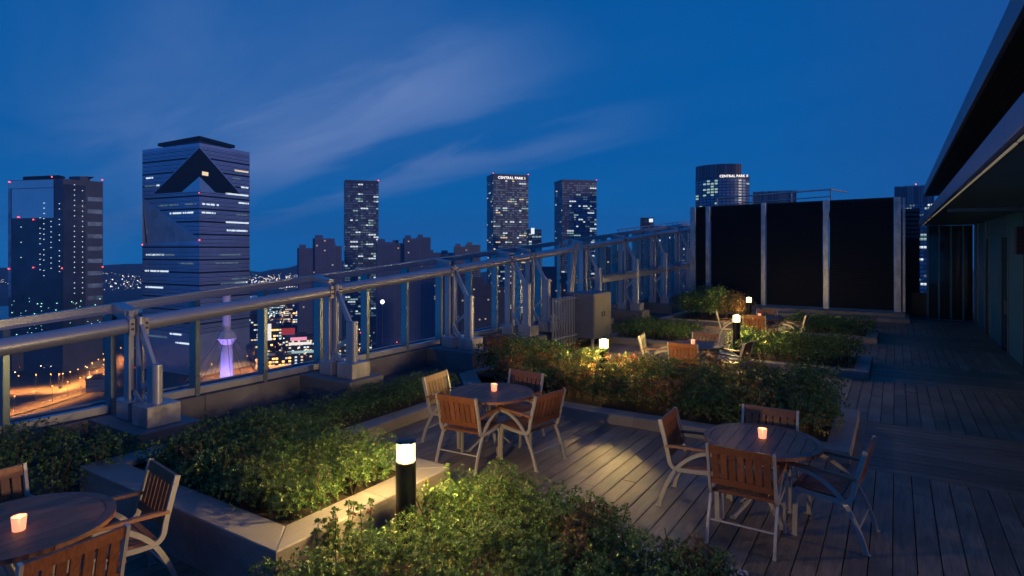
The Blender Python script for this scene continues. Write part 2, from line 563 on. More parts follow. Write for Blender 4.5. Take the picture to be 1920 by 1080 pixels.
# the tall planter by the near bollard: mitred stone coping over rendered walls
p1 = thing('planter', 'tall rendered planter with mitred stone coping beside the nearest bollard lamp', 'planter', group='raised planters on the deck')
X0, X1, Y0, Y1, H1 = -6.90, -3.75, 2.70, 4.72, 0.42
cw = 0.30
def coping(poly):
    rim_pieces(p1, [poly], H1 - 0.05, H1)
g = 0.002
xm = (X0 + X1) / 2
coping([(X0, Y0), (xm - g, Y0), (xm - g, Y0 + cw), (X0 + cw, Y0 + cw)])
coping([(xm + g, Y0), (X1 - g, Y0), (X1 - cw - g, Y0 + cw), (xm + g, Y0 + cw)])
ym = (Y0 + Y1) / 2 + 0.1
coping([(X1, Y0 + g), (X1, ym - g), (X1 - cw, ym - g), (X1 - cw, Y0 + cw + g)])
coping([(X1, ym + g), (X1, Y1 - g), (X1 - cw, Y1 - cw - g), (X1 - cw, ym + g)])
coping([(X1 - g, Y1), (xm + g, Y1), (xm + g, Y1 - cw), (X1 - cw - g, Y1 - cw)])
coping([(xm - g, Y1), (-6.07, Y1), (-6.07, Y1 - cw), (xm - g, Y1 - cw)])
coping([(X0, Y0 + g), (X0 + cw, Y0 + cw + g), (X0 + cw, 3.62), (X0, 3.62)])
for (a, b, c_, d_) in ((X0 + 0.003, X1 - 0.003, Y0 + 0.003, Y0 + 0.20), (X1 - 0.20, X1 - 0.003, Y0 + 0.203, Y1 - 0.203), (-6.05, X1 - 0.003, Y1 - 0.20, Y1 - 0.003), (X0 + 0.003, X0 + 0.20, Y0 + 0.203, 3.60)):
    MB().box(a, b, c_, d_, -0.03, H1 - 0.0505).build('planter_wall', MT['concrete'], p1)
MB().box(X0 + 0.205, X1 - 0.205, Y0 + 0.205, Y1 - 0.205, -0.02, H1 - 0.09).build('soil', MT['soil'], p1)

# low bed behind it, along the parapet
p1b = thing('planter', 'low stone-edged bed running back from the tall planter towards the parapet', 'planter', group='raised planters on the deck')
rim_pieces(p1b, split_run(-6.35, -6.07, 4.735, 8.10), -0.03, 0.15)
MB().box(-7.42, -6.36, 3.64, 9.55, -0.03, 0.10).build('soil', MT['soil'], p1b)

p2 = thing('planter', 'long low stone planter of autumn shrubs behind the two nearest tables', 'planter', group='raised planters on the deck')
runs = split_run(-5.95, -0.46, 8.27, 8.55) + split_run(-0.74, -0.46, 8.553, 10.50) + split_run(-5.6, -0.743, 10.22, 10.50)
runs += [[(-5.953, 8.27), (-5.953, 8.55), (-6.10, 8.60), (-6.35, 8.38), (-6.35, 8.107), (-6.07, 8.107)]]
runs += [[(-6.353, 8.385), (-6.105, 8.602), (-7.00, 9.58), (-7.25, 9.36)], [(-7.25, 9.364), (-7.003, 9.584), (-7.003, 11.4), (-7.25, 11.4)]]
rim_pieces(p2, runs, -0.03, 0.15)
MB().prism([(-5.96, 8.54), (-0.73, 8.54), (-0.73, 10.23), (-5.6, 10.23), (-5.6, 11.4), (-7.01, 11.4), (-7.01, 9.58), (-6.1, 8.59)], -0.02, 0.10).build('soil', MT['soil'], p2)
p3 = planter('planter', 'low stone planter with green hedge right of the third bollard lamp', -3.55, -0.44, 13.80, 16.00, 0.15)
p4 = planter('planter', 'low stone planter left of the far tables near the grey cabinet', -7.0, -4.45, 15.4, 17.9, 0.15)
p5 = planter('planter', 'farthest low stone planter in front of the black screen wall', -3.0, -0.42, 19.20, 21.50, 0.15)
p6 = planter('planter', 'dim stone bed with the tall bush at the foot of the black screen wall', -7.1, -3.6, 20.6, 24.2, 0.15)
# ground bed in the foreground
bed = struct(MB().prism([(-3.735, -1.5), (-1.02, -1.5), (-1.02, 4.95), (-3.735, 4.95)], -0.028, 0.02).build('planting_bed', MT['soil']), 'earth of the foreground planting bed')
mbp = MB()
for i in range(520):
    if i < 330:
        px_, py_ = rng.uniform(-2.0, -0.98), rng.uniform(4.66, 5.02)
    else:
        px_, py_ = rng.uniform(-1.35, -0.95), rng.uniform(3.9, 5.0)
    r_ = rng.uniform(0.010, 0.024)
    mbp.ico((px_, py_, 0.02 + r_ * 0.45), r_, (rng.uniform(.8, 1.3), rng.uniform(.8, 1.3), rng.uniform(.5, .8)))
tag(mbp.build('pebbles', MT['pebble'], smooth=True), 'pale pebbles scattered along the edge of the foreground bed', 'pebbles', kind='stuff')
# dark gravel strip and sunk bed by the parapet
struct(MB().box(-8.62, -7.424, -1.6, 26.0, -0.03, 0.06).build('gravel_strip', MT['gravel']), 'dark gravel strip at the foot of the parapet')
struct(MB().box(-7.422, -6.903, -1.6, 3.62, -0.03, 0.05).build('planting_bed', MT['soil']), 'dark earth bed at the left by the parapet')
# ---------------------------------------------------------------- furniture
def arc(pts, n=5):
    """Catmull-Rom through the points"""
    P = [Vector(p) for p in pts]
    P = [2 * P[0] - P[1]] + P + [2 * P[-1] - P[-2]]
    res = []
    for i in range(1, len(P) - 2):
        for k in range(n):
            t = k / n
            a, b, c, d = P[i-1], P[i], P[i+1], P[i+2]
            res.append(0.5 * ((2*b) + (c - a) * t + (2*a - 5*b + 4*c - d) * t*t + (3*b - a - 3*c + d) * t*t*t))
    res.append(P[-2])
    return res

def make_chair():
    """faces +Y; origin on the floor under the middle of the seat"""
    root = thing('armchair', 'chair', 'chair')
    W2 = 0.275
    for s in (-1, 1):
        xs = s * W2
        up = [(xs, -0.315, 0.875), (xs, -0.275, 0.72), (xs, -0.235, 0.56), (xs, -0.215, 0.46), (xs, -0.175, 0.415), (xs, -0.10, 0.405), (xs, 0.06, 0.412), (xs, 0.235, 0.43)]
        f = MB().sweep(arc(up, 4), [(-0.011, -0.019), (0.011, -0.019), (0.011, 0.019), (-0.011, 0.019)], up=(0, 0.3, 1)).build('side_frame', MT['alu'], root)
        sweep2 = [(xs + s*0.004, 0.235, 0.615), (xs + s*0.004, 0.10, 0.595), (xs + s*0.004, -0.03, 0.525), (xs + s*0.004, -0.145, 0.415), (xs + s*0.004, -0.235, 0.26), (xs + s*0.004, -0.295, 0.11), (xs + s*0.004, -0.325, 0.008)]
        MB().sweep(arc(sweep2, 4), [(-0.010, -0.018), (0.010, -0.018), (0.010, 0.018), (-0.010, 0.018)], up=(0, 0.7, 1)).build('rear_leg', MT['alu'], root)
        MB().cbox(xs - 0.014 + s*0.004, xs + 0.014 + s*0.004, -0.355, -0.30, 0.001, 0.012, 0.003).build('foot', MT['alu'], root)
        leg = [(xs, 0.225, 0.43), (xs, 0.238, 0.30), (xs, 0.245, 0.008)]
        MB().sweep(arc(leg, 3), [(-0.011, -0.019), (0.011, -0.019), (0.011, 0.019), (-0.011, 0.019)], up=(0, 1, 0)).build('front_leg', MT['alu'], root)
        MB().cbox(xs - 0.014, xs + 0.014, 0.22, 0.285, 0.001, 0.012, 0.003).build('foot', MT['alu'], root)
        arm = [(xs, -0.252, 0.622), (xs, -0.10, 0.632), (xs, 0.10, 0.640), (xs, 0.295, 0.648)]
        MB().sweep(arc(arm, 3), [(-0.027, -0.011), (-0.022, 0.012), (0.022, 0.012), (0.027, -0.011)]).build('armrest', MT['teak_arm'], root)
        MB().cbox(xs - 0.010, xs + 0.010, 0.215, 0.245, 0.60, 0.632, 0.003).build('arm_bracket', MT['alu'], root)
    # back: top rail, seven slats, bottom rail, all leaning with the uprights
    def back_y(z): return -0.215 - (z - 0.46) * 0.245
    iw = W2 - 0.014
    def board(name, x0, x1, z0, z1, t_=0.020):
        ya, yb = back_y(z0), back_y(z1)
        MB().add([(x0, ya - t_/2, z0), (x1, ya - t_/2, z0), (x1, ya + t_/2, z0), (x0, ya + t_/2, z0),
                  (x0, yb - t_/2, z1), (x1, yb - t_/2, z1), (x1, yb + t_/2, z1), (x0, yb + t_/2, z1)],
                 [(3,2,1,0),(4,5,6,7),(0,1,5,4),(1,2,6,5),(2,3,7,6),(3,0,4,7)]).build(name, MT['teak'], root)
    board('top_rail', -iw, iw, 0.795, 0.872, 0.024)
    board('bottom_rail', -iw, iw, 0.505, 0.565, 0.024)
    n = 7; sw = (2 * iw - 0.02) / n
    for i in range(n):
        a = -iw + 0.01 + i * sw
        board('back_slat', a + 0.0085, a + sw - 0.0085, 0.567, 0.793, 0.016)
    # seat slats run front to back, with a rail at either end
    MB().cbox(-iw, iw, -0.185, -0.135, 0.412, 0.440, 0.004).build('seat_rail', MT['teak'], root)
    MB().cbox(-iw, iw, 0.215, 0.270, 0.425, 0.452, 0.006).build('seat_rail', MT['teak'], root)
    n = 8; sw = (2 * iw - 0.01) / n
    for i in range(n):
        a = -iw + 0.005 + i * sw
        MB().add([(a + .005, -0.133, 0.418), (a + sw - .005, -0.133, 0.418), (a + sw - .005, 0.213, 0.430), (a + .005, 0.213, 0.430),
                  (a + .005, -0.133, 0.436), (a + sw - .005, -0.133, 0.436), (a + sw - .005, 0.213, 0.448), (a + .005, 0.213, 0.448)],
                 [(3,2,1,0),(4,5,6,7),(0,1,5,4),(1,2,6,5),(2,3,7,6),(3,0,4,7)]).build('seat_slat', MT['teak_seat'], root)
    MB().tube([(-W2, -0.262, 0.19), (W2, -0.262, 0.19)], 0.009, 8).build('stretcher', MT['alu'], root, smooth=True)
    MB().tube([(-W2, 0.20, 0.395), (W2, 0.20, 0.395)], 0.009, 8).build('stretcher', MT['alu'], root, smooth=True)
    return root

MT['teak_arm'] = material('teak_arm', (0.25, 0.105, 0.048), 0.45, var=0.3, vscale=6, stretch=(14, 1.2, 14), bump=0.15, bscale=30, objvar=0.15)
MT['teak_seat'] = material('teak_seat', (0.17, 0.075, 0.045), 0.45, var=0.3, vscale=6, stretch=(14, 1.2, 14), bump=0.15, bscale=30, objvar=0.2)

def make_table(R=0.542):
    root = thing('round_table', 'table', 'table')
    zt = 0.74; th = 0.026; ri = R - 0.062
    # planks cut to the circle
    n = 9; w_ = 2 * ri / n
    for i in range(n):
        a, b = -ri + i * w_ + 0.0028, -ri + (i + 1) * w_ - 0.0028
        xs = [a + (b - a) * k / 4 for k in range(5)]
        hi = [(x_, math.sqrt(max(0.0, (ri - 0.003) ** 2 - x_ * x_))) for x_ in xs]
        poly = [(x_, -y_) for x_, y_ in hi] + [(x_, y_) for x_, y_ in reversed(hi)]
        cl = []
        for p in poly:
            if not cl or math.hypot(p[0]-cl[-1][0], p[1]-cl[-1][1]) > 1e-3: cl.append(p)
        if math.hypot(cl[0][0]-cl[-1][0], cl[0][1]-cl[-1][1]) < 1e-3: cl.pop()
        MB().prism(cl, zt - th, zt - 0.0005 * (i % 2)).build('top_plank', MT['teak_top'], root)
    for q in range(6):                                   # rim in curved segments
        a0 = q * math.pi / 3 + 0.003; a1 = (q + 1) * math.pi / 3 - 0.003
        k = 9
        poly = [(R * math.cos(a0 + (a1-a0)*i/k), R * math.sin(a0 + (a1-a0)*i/k)) for i in range(k+1)]
        poly += [(ri * math.cos(a1 - (a1-a0)*i/k), ri * math.sin(a1 - (a1-a0)*i/k)) for i in range(k+1)]
        MB().prism(poly, zt - th - 0.004, zt + 0.001).build('rim_segment', MT['teak_rim'], root)
    for q in range(4):                                   # four bowed legs that meet at the waist
        a = q * math.pi / 2 + math.pi / 4
        c, s = math.cos(a), math.sin(a)
        pts = [(0.36*c, 0.36*s, 0.712), (0.20*c, 0.20*s, 0.62), (0.075*c, 0.075*s, 0.45), (0.06*c, 0.06*s, 0.34), (0.12*c, 0.12*s, 0.18), (0.30*c, 0.30*s, 0.012)]
        MB().sweep(arc(pts, 4), [(-0.017, -0.010), (0.017, -0.010), (0.017, 0.010), (-0.017, 0.010)], up=(c, s, 0.4)).build('leg', MT['alu'], root)
        MB().cbox(-0.03, 0.03, -0.03, 0.03, 0.001, 0.010, 0.003).build('foot', MT['alu'], root, loc=(0.31*c, 0.31*s, 0))
    MB().lathe([(0.0, 0.375), (0.078, 0.375), (0.078, 0.395), (0.0, 0.395)], 20).build('waist_ring', MT['alu'], root, smooth=True)
    for a in (math.pi/4, 3*math.pi/4):
        c, s = math.cos(a), math.sin(a)
        MB().bar([(-0.40*c, -0.40*s, 0.706), (0.40*c, 0.40*s, 0.706)], 0.035, 0.010).build('top_batten', MT['alu'], root, loc=(0, 0, 0 if a < 1 else -0.011))
    return root
MT['teak_rim'] = material('teak_rim', (0.24, 0.105, 0.065), 0.5, var=0.3, vscale=9, bump=0.15, bscale=30, objvar=0.12)

def make_candle():
    root = thing('candle_holder', 'candle', 'candle')
    MB().lathe([(0.031, 0.0), (0.036, 0.004), (0.043, 0.095), (0.040, 0.095), (0.033, 0.010), (0.0, 0.008)], 24).build('glass_cup', MT['cup'], root, smooth=True)
    MB().lathe([(0.0, 0.0095), (0.031, 0.0095), (0.034, 0.040), (0.0, 0.042)], 20).build('wax', MT['wax'], root, smooth=True)
    MB().lathe([(0.0, 0.044), (0.007, 0.052), (0.0085, 0.060), (0.005, 0.074), (0.0, 0.086)], 10).build('flame', MT['flame'], root, smooth=True)
    return root

chair0, table0, candle0 = make_chair(), make_table(), make_candle()
SETS = [   # table centre, turn, words that place it, chairs: (dx, dy, facing degrees, words)
    ((-1.10, 6.24), 0.0, 'on the open deck at the right', [
        (-0.03, -0.53, 0, 'with its back to the viewer at the right-hand table'),
        (-0.60, -0.06, -88, 'at the left of the right-hand table, lit backrest showing'),
        (-0.05, 0.44, 180, 'behind the right-hand table, against the long low planter'),
        (0.60, -0.04, 84, 'at the right of the right-hand table, seen from the side')]),
    ((-4.42, 6.40), 0.1, 'in the middle between the tall planter and the autumn shrubs', [
        (0.05, -0.54, 4, 'with its back to the viewer at the middle table'),
        (-0.64, 0.02, -84, 'at the left of the middle table beside the low bed'),
        (0.02, 0.50, 178, 'behind the middle table, greyish in the dim light'),
        (0.62, -0.05, 80, 'at the right of the middle table, orange back lit by a lamp')]),
    ((-4.97, 1.60), 0.0, 'cut off by the lower left corner of the photo', [
        (0.62, -0.04, 92, 'at the very bottom left corner, seen from behind'),
        (0.05, 0.58, 172, 'in the lower left, close to the tall planter wall'),
        (-0.62, 0.05, -90, 'at the left photo edge, only its backrest showing')]),
    ((-3.30, 11.70), 0.05, 'in front of the second nearest hedge, partly hidden by shrubs', [
        (0.02, -0.50, 0, 'seen from behind at the table beyond the autumn shrubs'),
        (-0.72, -0.05, -80, 'left of the table beyond the autumn shrubs'),
        (0.02, 0.50, 180, 'on the far side of the table beyond the autumn shrubs'),
        (0.70, 0.02, 84, 'edge-on, right of the table beyond the autumn shrubs')]),
    ((-3.12, 17.35), 0.0, 'farthest of all, behind the third bollard lamp', [
        (0.0, -0.52, 2, 'seen from behind at the farthest table'),
        (-0.80, -0.10, -75, 'at the left of the farthest table, glowing in lamp light'),
        (0.05, 0.55, 180, 'behind the farthest table, almost hidden'),
        (0.86, 0.05, 88, 'at the right of the farthest table, armrest and seat in profile')])]
first = [True, True]
for ti, ((tx, ty), tr_, where, chairs) in enumerate(SETS):
    t_ = table0 if ti == 0 else copy_tree(table0)
    t_.location = (tx, ty, 0.001); t_.rotation_euler = (0, 0, tr_)
    tag(t_, 'round slatted wooden table ' + where, 'table', 'round wooden tables on the deck')
    c_ = candle0 if ti == 0 else copy_tree(candle0)
    off = [(0.0, 0.03), (0.0, 0.05), (0.10, -0.04), (-0.02, 0.0), (0.0, 0.0)][ti]
    c_.location = (tx + off[0], ty + off[1], 0.7425)
    tag(c_, 'glowing candle cup on the table ' + ['at the right', 'in the middle', 'in the lower left corner', 'beyond the autumn shrubs', 'farthest away'][ti], 'candle', 'candle cups on the tables')
    for ci, (dx, dy, face, words) in enumerate(chairs):
        ch = chair0 if (ti == 0 and ci == 0) else copy_tree(chair0)
        ch.location = (tx + dx, ty + dy, 0.001)
        ch.rotation_euler = (0, 0, math.radians(face))
        tag(ch, 'slatted armchair ' + words, 'chair', 'slatted armchairs round the tables')

# ---------------------------------------------------------------- bollard lamps
def tube_wall(r, z0, z1, n):
    vs_ = [(r * math.cos(2 * math.pi * i / n), r * math.sin(2 * math.pi * i / n), z) for z in (z0, z1) for i in range(n)]
    return vs_, [(i, (i + 1) % n, n + (i + 1) % n, n + i) for i in range(n)]
def make_bollard():
    root = thing('bollard_lamp', 'bollard', 'lamp')
    R = 0.085
    MB().lathe([(R, 0.0), (R, 0.80), (R - 0.006, 0.806), (0.0, 0.806)], 32).build('post', MT['black'], root, smooth=True)
    MB().lathe([(0.11, 0.0), (0.11, 0.012), (R + 0.001, 0.02)], 32).build('base_flange', MT['black'], root, smooth=True)
    MB().lathe([(0.0, 0.915), (0.022, 0.918), (0.030, 0.926), (0.030, 0.948), (0.022, 0.957), (0.0, 0.958)], 20).build('bulb', MT['bulb'], root, smooth=True)
    MB().add(*tube_wall(R - 0.008, 0.807, 0.9605, 32)).build('lamp_glass', MT['lampglass'], root, smooth=True)
    MB().lathe([(0.0, 0.961), (R, 0.961), (R, 0.968), (R - 0.012, 0.974), (0.0, 0.977)], 32).build('cap', MT['black'], root, smooth=True)
    return root
b0 = make_bollard()
BOLL = [((-3.46, 3.74, 0.02), 'black bollard lamp with glowing yellow head, nearest, beside the tall planter corner'),
        ((-4.32, 9.72, 0.06), 'bollard lamp sunk among the autumn shrubs, only its bright head showing'),
        ((-3.12, 14.55, 0.10), 'bollard lamp between the two far tables, its dark post in view'),
        ((-4.02, 20.55, 0.06), 'farthest bollard lamp, in front of the black screen wall')]
for i, (loc, lab) in enumerate(BOLL):
    b_ = b0 if i == 0 else copy_tree(b0)
    b_.location = loc
    tag(b_, lab, 'lamp', 'bollard lamps in the planting')
# ---------------------------------------------------------------- planting
GREEN = [(0.052, 0.105, 0.026), (0.070, 0.135, 0.030), (0.095, 0.150, 0.036), (0.042, 0.090, 0.028), (0.120, 0.155, 0.045)]
DEEP = [(0.045, 0.100, 0.030), (0.060, 0.120, 0.036), (0.040, 0.085, 0.028), (0.085, 0.140, 0.042)]
AUTUMN = [(0.190, 0.160, 0.040), (0.220, 0.110, 0.032), (0.120, 0.155, 0.040), (0.085, 0.130, 0.038), (0.200, 0.165, 0.045), (0.100, 0.150, 0.038)]
RED = [(0.200, 0.070, 0.032), (0.230, 0.105, 0.034), (0.150, 0.055, 0.034)]
RUST = [(0.140, 0.070, 0.034), (0.105, 0.060, 0.032), (0.120, 0.095, 0.036)]

def leaves(clumps, per, L0, seed, tall=1.0):
    """clumps: (x, y, z, rx, ry, rz, palette). Leaf rosettes on and inside every clump's dome."""
    g = np.random.default_rng(seed)
    V = []; Cc = []
    for (x, y, z, rx, ry, rz, pal) in clumps:
        n = max(6, int(per * (rx * ry + rx * rz + ry * rz) / (3 * 0.05)))
        d = g.normal(size=(n, 3)); d /= np.linalg.norm(d, axis=1)[:, None]
        d[:, 2] = np.where(d[:, 2] < -0.25, -d[:, 2], d[:, 2])
        rad = np.where(g.random(n) < 0.75, g.uniform(0.86, 1.10, n), g.uniform(0.45, 0.9, n))
        spr = g.random(n) < 0.03
        rad = np.where(spr, rad * g.uniform(1.1, 1.35, n), rad)
        lump = 1 + 0.13 * np.sin(5 * d[:, 0] + x * 9) + 0.13 * np.sin(6 * d[:, 1] + y * 7) + 0.1 * np.sin(7 * d[:, 2] + x * 5)
        P = np.array([x, y, z]) + d * np.array([rx, ry, rz * tall]) * (rad * lump)[:, None]
        ax = d + np.array([0, 0, 0.55]) + g.normal(scale=0.35, size=(n, 3))
        ax /= np.linalg.norm(ax, axis=1)[:, None]
        t1 = np.cross(ax, g.normal(size=(n, 3))); t1 /= np.linalg.norm(t1, axis=1)[:, None]
        t2 = np.cross(ax, t1)
        pc = np.array(pal)[g.integers(0, len(pal), n)]
        k = 5
        for j in range(k):
            a = 2 * math.pi * j / k + g.uniform(0, 0.8, n)
            rd = t1 * np.cos(a)[:, None] + t2 * np.sin(a)[:, None]
            tilt = g.uniform(0.25, 1.0, n)[:, None]
            ld = rd * (1 - 0.45 * tilt) + ax * tilt
            ld /= np.linalg.norm(ld, axis=1)[:, None]
            sd = np.cross(ld, ax); sd /= (np.linalg.norm(sd, axis=1)[:, None] + 1e-9)
            nn = np.cross(sd, ld)
            Ls = (L0 * g.uniform(0.65, 1.25, n))[:, None]
            b = P + ld * Ls * 0.12
            tip = P + ld * Ls
            mid = P + ld * Ls * 0.58
            l_ = mid + sd * Ls * 0.25 + nn * Ls * 0.07
            r_ = mid - sd * Ls * 0.25 + nn * Ls * 0.07
            V.append(np.stack([b, r_, tip, l_], 1))
            Cc.append(pc * g.uniform(0.95, 2.0, n)[:, None] * (1 + g.normal(scale=0.08, size=(n, 3))))
    V = np.concatenate(V); Cc = np.clip(np.concatenate(Cc), 0.005, 0.6)
    return V, Cc

def leaf_mesh(name, V, Cc):
    n = len(V)
    me = bpy.data.meshes.new(name)
    me.vertices.add(n * 4); me.loops.add(n * 6); me.polygons.add(n * 2)
    me.vertices.foreach_set('co', V.reshape(-1).astype(np.float32))
    base = np.arange(n) * 4
    tri = np.stack([base, base + 1, base + 2, base, base + 2, base + 3], 1).reshape(-1)
    me.loops.foreach_set('vertex_index', tri.astype(np.int32))
    me.polygons.foreach_set('loop_start', (np.arange(n * 2) * 3).astype(np.int32))
    me.polygons.foreach_set('loop_total', np.full(n * 2, 3, np.int32))
    at_ = me.color_attributes.new('leaf_colour', 'FLOAT_COLOR', 'POINT')
    cc = np.ones((n * 4, 4), np.float32); cc[:, :3] = np.repeat(Cc, 4, axis=0)
    at_.data.foreach_set('color', cc.reshape(-1))
    me.materials.append(MT['leaf'])
    me.update(); me.validate()
    return me

def scatter(poly_fn, x0, x1, y0, y1, n, seed, mind=0.16):
    g = random.Random(seed); pts = []
    tries = 0
    while len(pts) < n and tries < n * 60:
        tries += 1
        p = (g.uniform(x0, x1), g.uniform(y0, y1))
        if poly_fn and not poly_fn(*p): continue
        if all((p[0]-q[0])**2 + (p[1]-q[1])**2 > mind * mind for q in pts): pts.append(p)
    return pts

def shrubs(name, label, cat, pts, soil, h, rad, pal, per, L0, seed, hfn=None, palfn=None, group='shrub plantings of the terrace', stems=26):
    g = random.Random(seed)
    root = thing(name, label, cat, (0, 0, 0), 0, group)
    cl = []
    for (x, y) in pts:
        hh = h * g.uniform(0.80, 1.08) * (hfn(x, y) if hfn else 1)
        r = rad * g.uniform(0.75, 1.2)
        cl.append((x, y, soil + hh - r * 0.8, r * g.uniform(.9, 1.15), r * g.uniform(.9, 1.15), r * 0.85, palfn(x, y, g) if palfn else pal))
        if hh > r * 1.6:
            cl.append((x + g.uniform(-.05, .05), y + g.uniform(-.05, .05), soil + hh * 0.36, r * 1.0, r * 1.0, hh * 0.36, palfn(x, y, g) if palfn else pal))
    V, Cc = leaves(cl, per, L0, seed)
    link('foliage', leaf_mesh('foliage', V, Cc), root)
    mb = MB()
    for (x, y) in pts:
        for k in range(3):
            a = g.uniform(0, 6.28); r = rad * g.uniform(0.3, 0.8)
            top = soil + h * g.uniform(0.6, 1.0)
            mb.tube([(x, y, soil - 0.01), (x + r*.35*math.cos(a), y + r*.35*math.sin(a), (soil + top)/2), (x + r*math.cos(a), y + r*math.sin(a), top)], 0.005, 4)
    mb.build('stems', MT['twig'], root, kind='stuff')
    return root

# foreground bed
def fg_h(x, y):
    return max(0.55, min(1.12, 1.12 - 0.20 * max(0, x + 2.75)))
shrubs('shrub_mass', 'leafy green shrubs filling the foreground bed in front of the nearest bollard lamp', 'shrubs',
       scatter(lambda x, y: not (x < -3.25 and 3.50 < y < 4.0) and not (x > -1.9 and y > 4.62), -3.55, -1.10, 1.9, 4.84, 135, 3, 0.15), 0.02, 0.42, 0.155, GREEN, 190, 0.033, 11, fg_h,
       lambda x, y, g: (RUST if g.random() < 0.05 else (GREEN if x < -2.2 else DEEP)))
# tall loose sprigs standing up by the coping
gs = random.Random(90); spr = []; smb = MB()
sp_root = thing('sprig_cluster', 'few tall thin sprigs standing above the shrubs along the lit coping', 'sprigs', group='shrub plantings of the terrace')
for i in range(17):
    sx, sy = gs.uniform(-3.68, -3.48), gs.uniform(2.55, 4.75) if i > 8 else gs.uniform(2.9, 3.55)
    if abs(sy - 3.74) < 0.16: continue
    hh = gs.uniform(0.40, 0.62); lx, ly = gs.uniform(-.05, .05), gs.uniform(-.05, .05)
    smb.tube([(sx, sy, 0.02), (sx + lx * .4, sy + ly * .4, hh * .6), (sx + lx, sy + ly, hh)], 0.003, 4)
    for k in range(4):
        t = 0.62 + 0.13 * k
        spr.append((sx + lx * t, sy + ly * t, hh * t, 0.016, 0.016, 0.012, RUST if gs.random() < .2 else GREEN))
    spr.append((sx + lx, sy + ly, hh + .005, 0.02, 0.02, 0.016, GREEN))
smb.build('stems', MT['twig'], sp_root, kind='stuff')
_V, _C = leaves(spr, 60, 0.030, 91)
link('foliage', leaf_mesh('foliage', _V, _C), sp_root)
# tall planter
def h1(x, y): return 0.85 + 0.25 * min(1, max(0, (y - 3.0) / 1.2))
shrubs('shrub_mass', 'dense green hedge growing in the tall planter behind the nearest bollard lamp', 'shrubs',
       scatter(lambda x, y: True, -6.42, -4.18, 3.12, 4.38, 90, 4, 0.15), 0.32, 0.36, 0.165, DEEP, 180, 0.031, 12, h1,
       lambda x, y, g: (RUST if g.random() < 0.05 else (GREEN if (x > -5.2 and g.random() < .7) else DEEP)))
shrubs('shrub_mass', 'lower green hedge in the low bed, running back beside the middle table', 'shrubs',
       scatter(lambda x, y: y > 4.85 or x > -6.75, -7.12, -6.48, 4.3, 8.3, 50, 5, 0.2), 0.10, 0.33, 0.18, DEEP, 130, 0.034, 13)
shrubs('shrub_mass', 'dark shrub in shade behind the lower left table, against the parapet', 'shrubs',
       scatter(lambda x, y: (x + 7.6)**2 / 0.9 + (y - 2.3)**2 / 1.1 < 1, -8.5, -6.8, 1.2, 3.35, 40, 6, 0.19), 0.05, 0.58, 0.19, DEEP, 85, 0.034, 14)
# long autumn planter
def pal2(x, y, g):
    q = g.random()
    if x < -5.0: return RED if q < 0.28 else (AUTUMN if q < 0.6 else DEEP)
    if x < -2.8: return AUTUMN if q < 0.62 else (RED if q < 0.78 else GREEN)
    return AUTUMN if q < 0.35 else (RED if q < 0.37 else DEEP)
shrubs('shrub_mass', 'long mass of green and orange autumn shrubs with a lamp glowing inside', 'shrubs',
       scatter(lambda x, y: y < 10.2 and (x > -5.7 or y > 8.9 + (-5.7 - x) * 0.75) and (x + 4.32)**2 + (y - 9.72)**2 > 0.14, -6.85, -0.85, 8.70, 10.15, 120, 7, 0.22), 0.10, 0.62, 0.24, AUTUMN, 85, 0.043, 15,
       lambda x, y: (0.78 + 0.34 * min(1, max(0, (y - 8.75) / 1.0))) * (0.88 + 0.22 * abs(math.sin(x * 2.3 + y))) * (1.30 if abs(x + 4.12) < 0.32 and 9.0 < y < 9.45 else 1.08 if abs(x + 4.1) < 0.7 and y < 9.2 else (0.84 if (x + 4.32)**2 + (y - 9.72)**2 < 1.0 else 1)), pal2)
shrubs('shrub_mass', 'dark autumn shrubs behind the long planter, near the grey cabinet', 'shrubs',
       scatter(lambda x, y: True, -6.8, -5.7, 9.9, 11.2, 16, 8, 0.24), 0.10, 0.62, 0.26, DEEP, 55, 0.045, 16, None, lambda x, y, g: RUST if g.random() < .3 else DEEP)
shrubs('shrub_mass', 'rounded green hedge right of the third bollard lamp', 'shrubs',
       scatter(lambda x, y: (x + 3.12)**2 + (y - 14.55)**2 > 0.12, -3.2, -0.85, 14.2, 15.65, 52, 9, 0.24), 0.10, 0.56, 0.27, GREEN, 50, 0.046, 17, lambda x, y: 0.85 + 0.2 * (y > 14.6))
shrubs('shrub_mass', 'low clipped hedge left of the far tables', 'shrubs',
       scatter(lambda x, y: True, -6.65, -4.8, 15.75, 17.5, 42, 10, 0.25), 0.10, 0.42, 0.27, GREEN, 48, 0.05, 18)
shrubs('shrub_mass', 'far dark hedge in front of the black screen wall', 'shrubs',
       scatter(lambda x, y: True, -2.7, -0.75, 19.55, 21.2, 40, 11, 0.27), 0.10, 0.48, 0.29, GREEN, 42, 0.055, 19)
shrubs('bush', 'tall reddish bush beside the left end of the black screen wall', 'bush',
       scatter(lambda x, y: True, -6.4, -4.6, 21.2, 23.2, 24, 12, 0.33), 0.10, 1.05, 0.40, DEEP, 38, 0.06, 20, lambda x, y: 1.0 if x < -5 else 0.72,
       lambda x, y, g: RUST if x > -5.2 else DEEP)
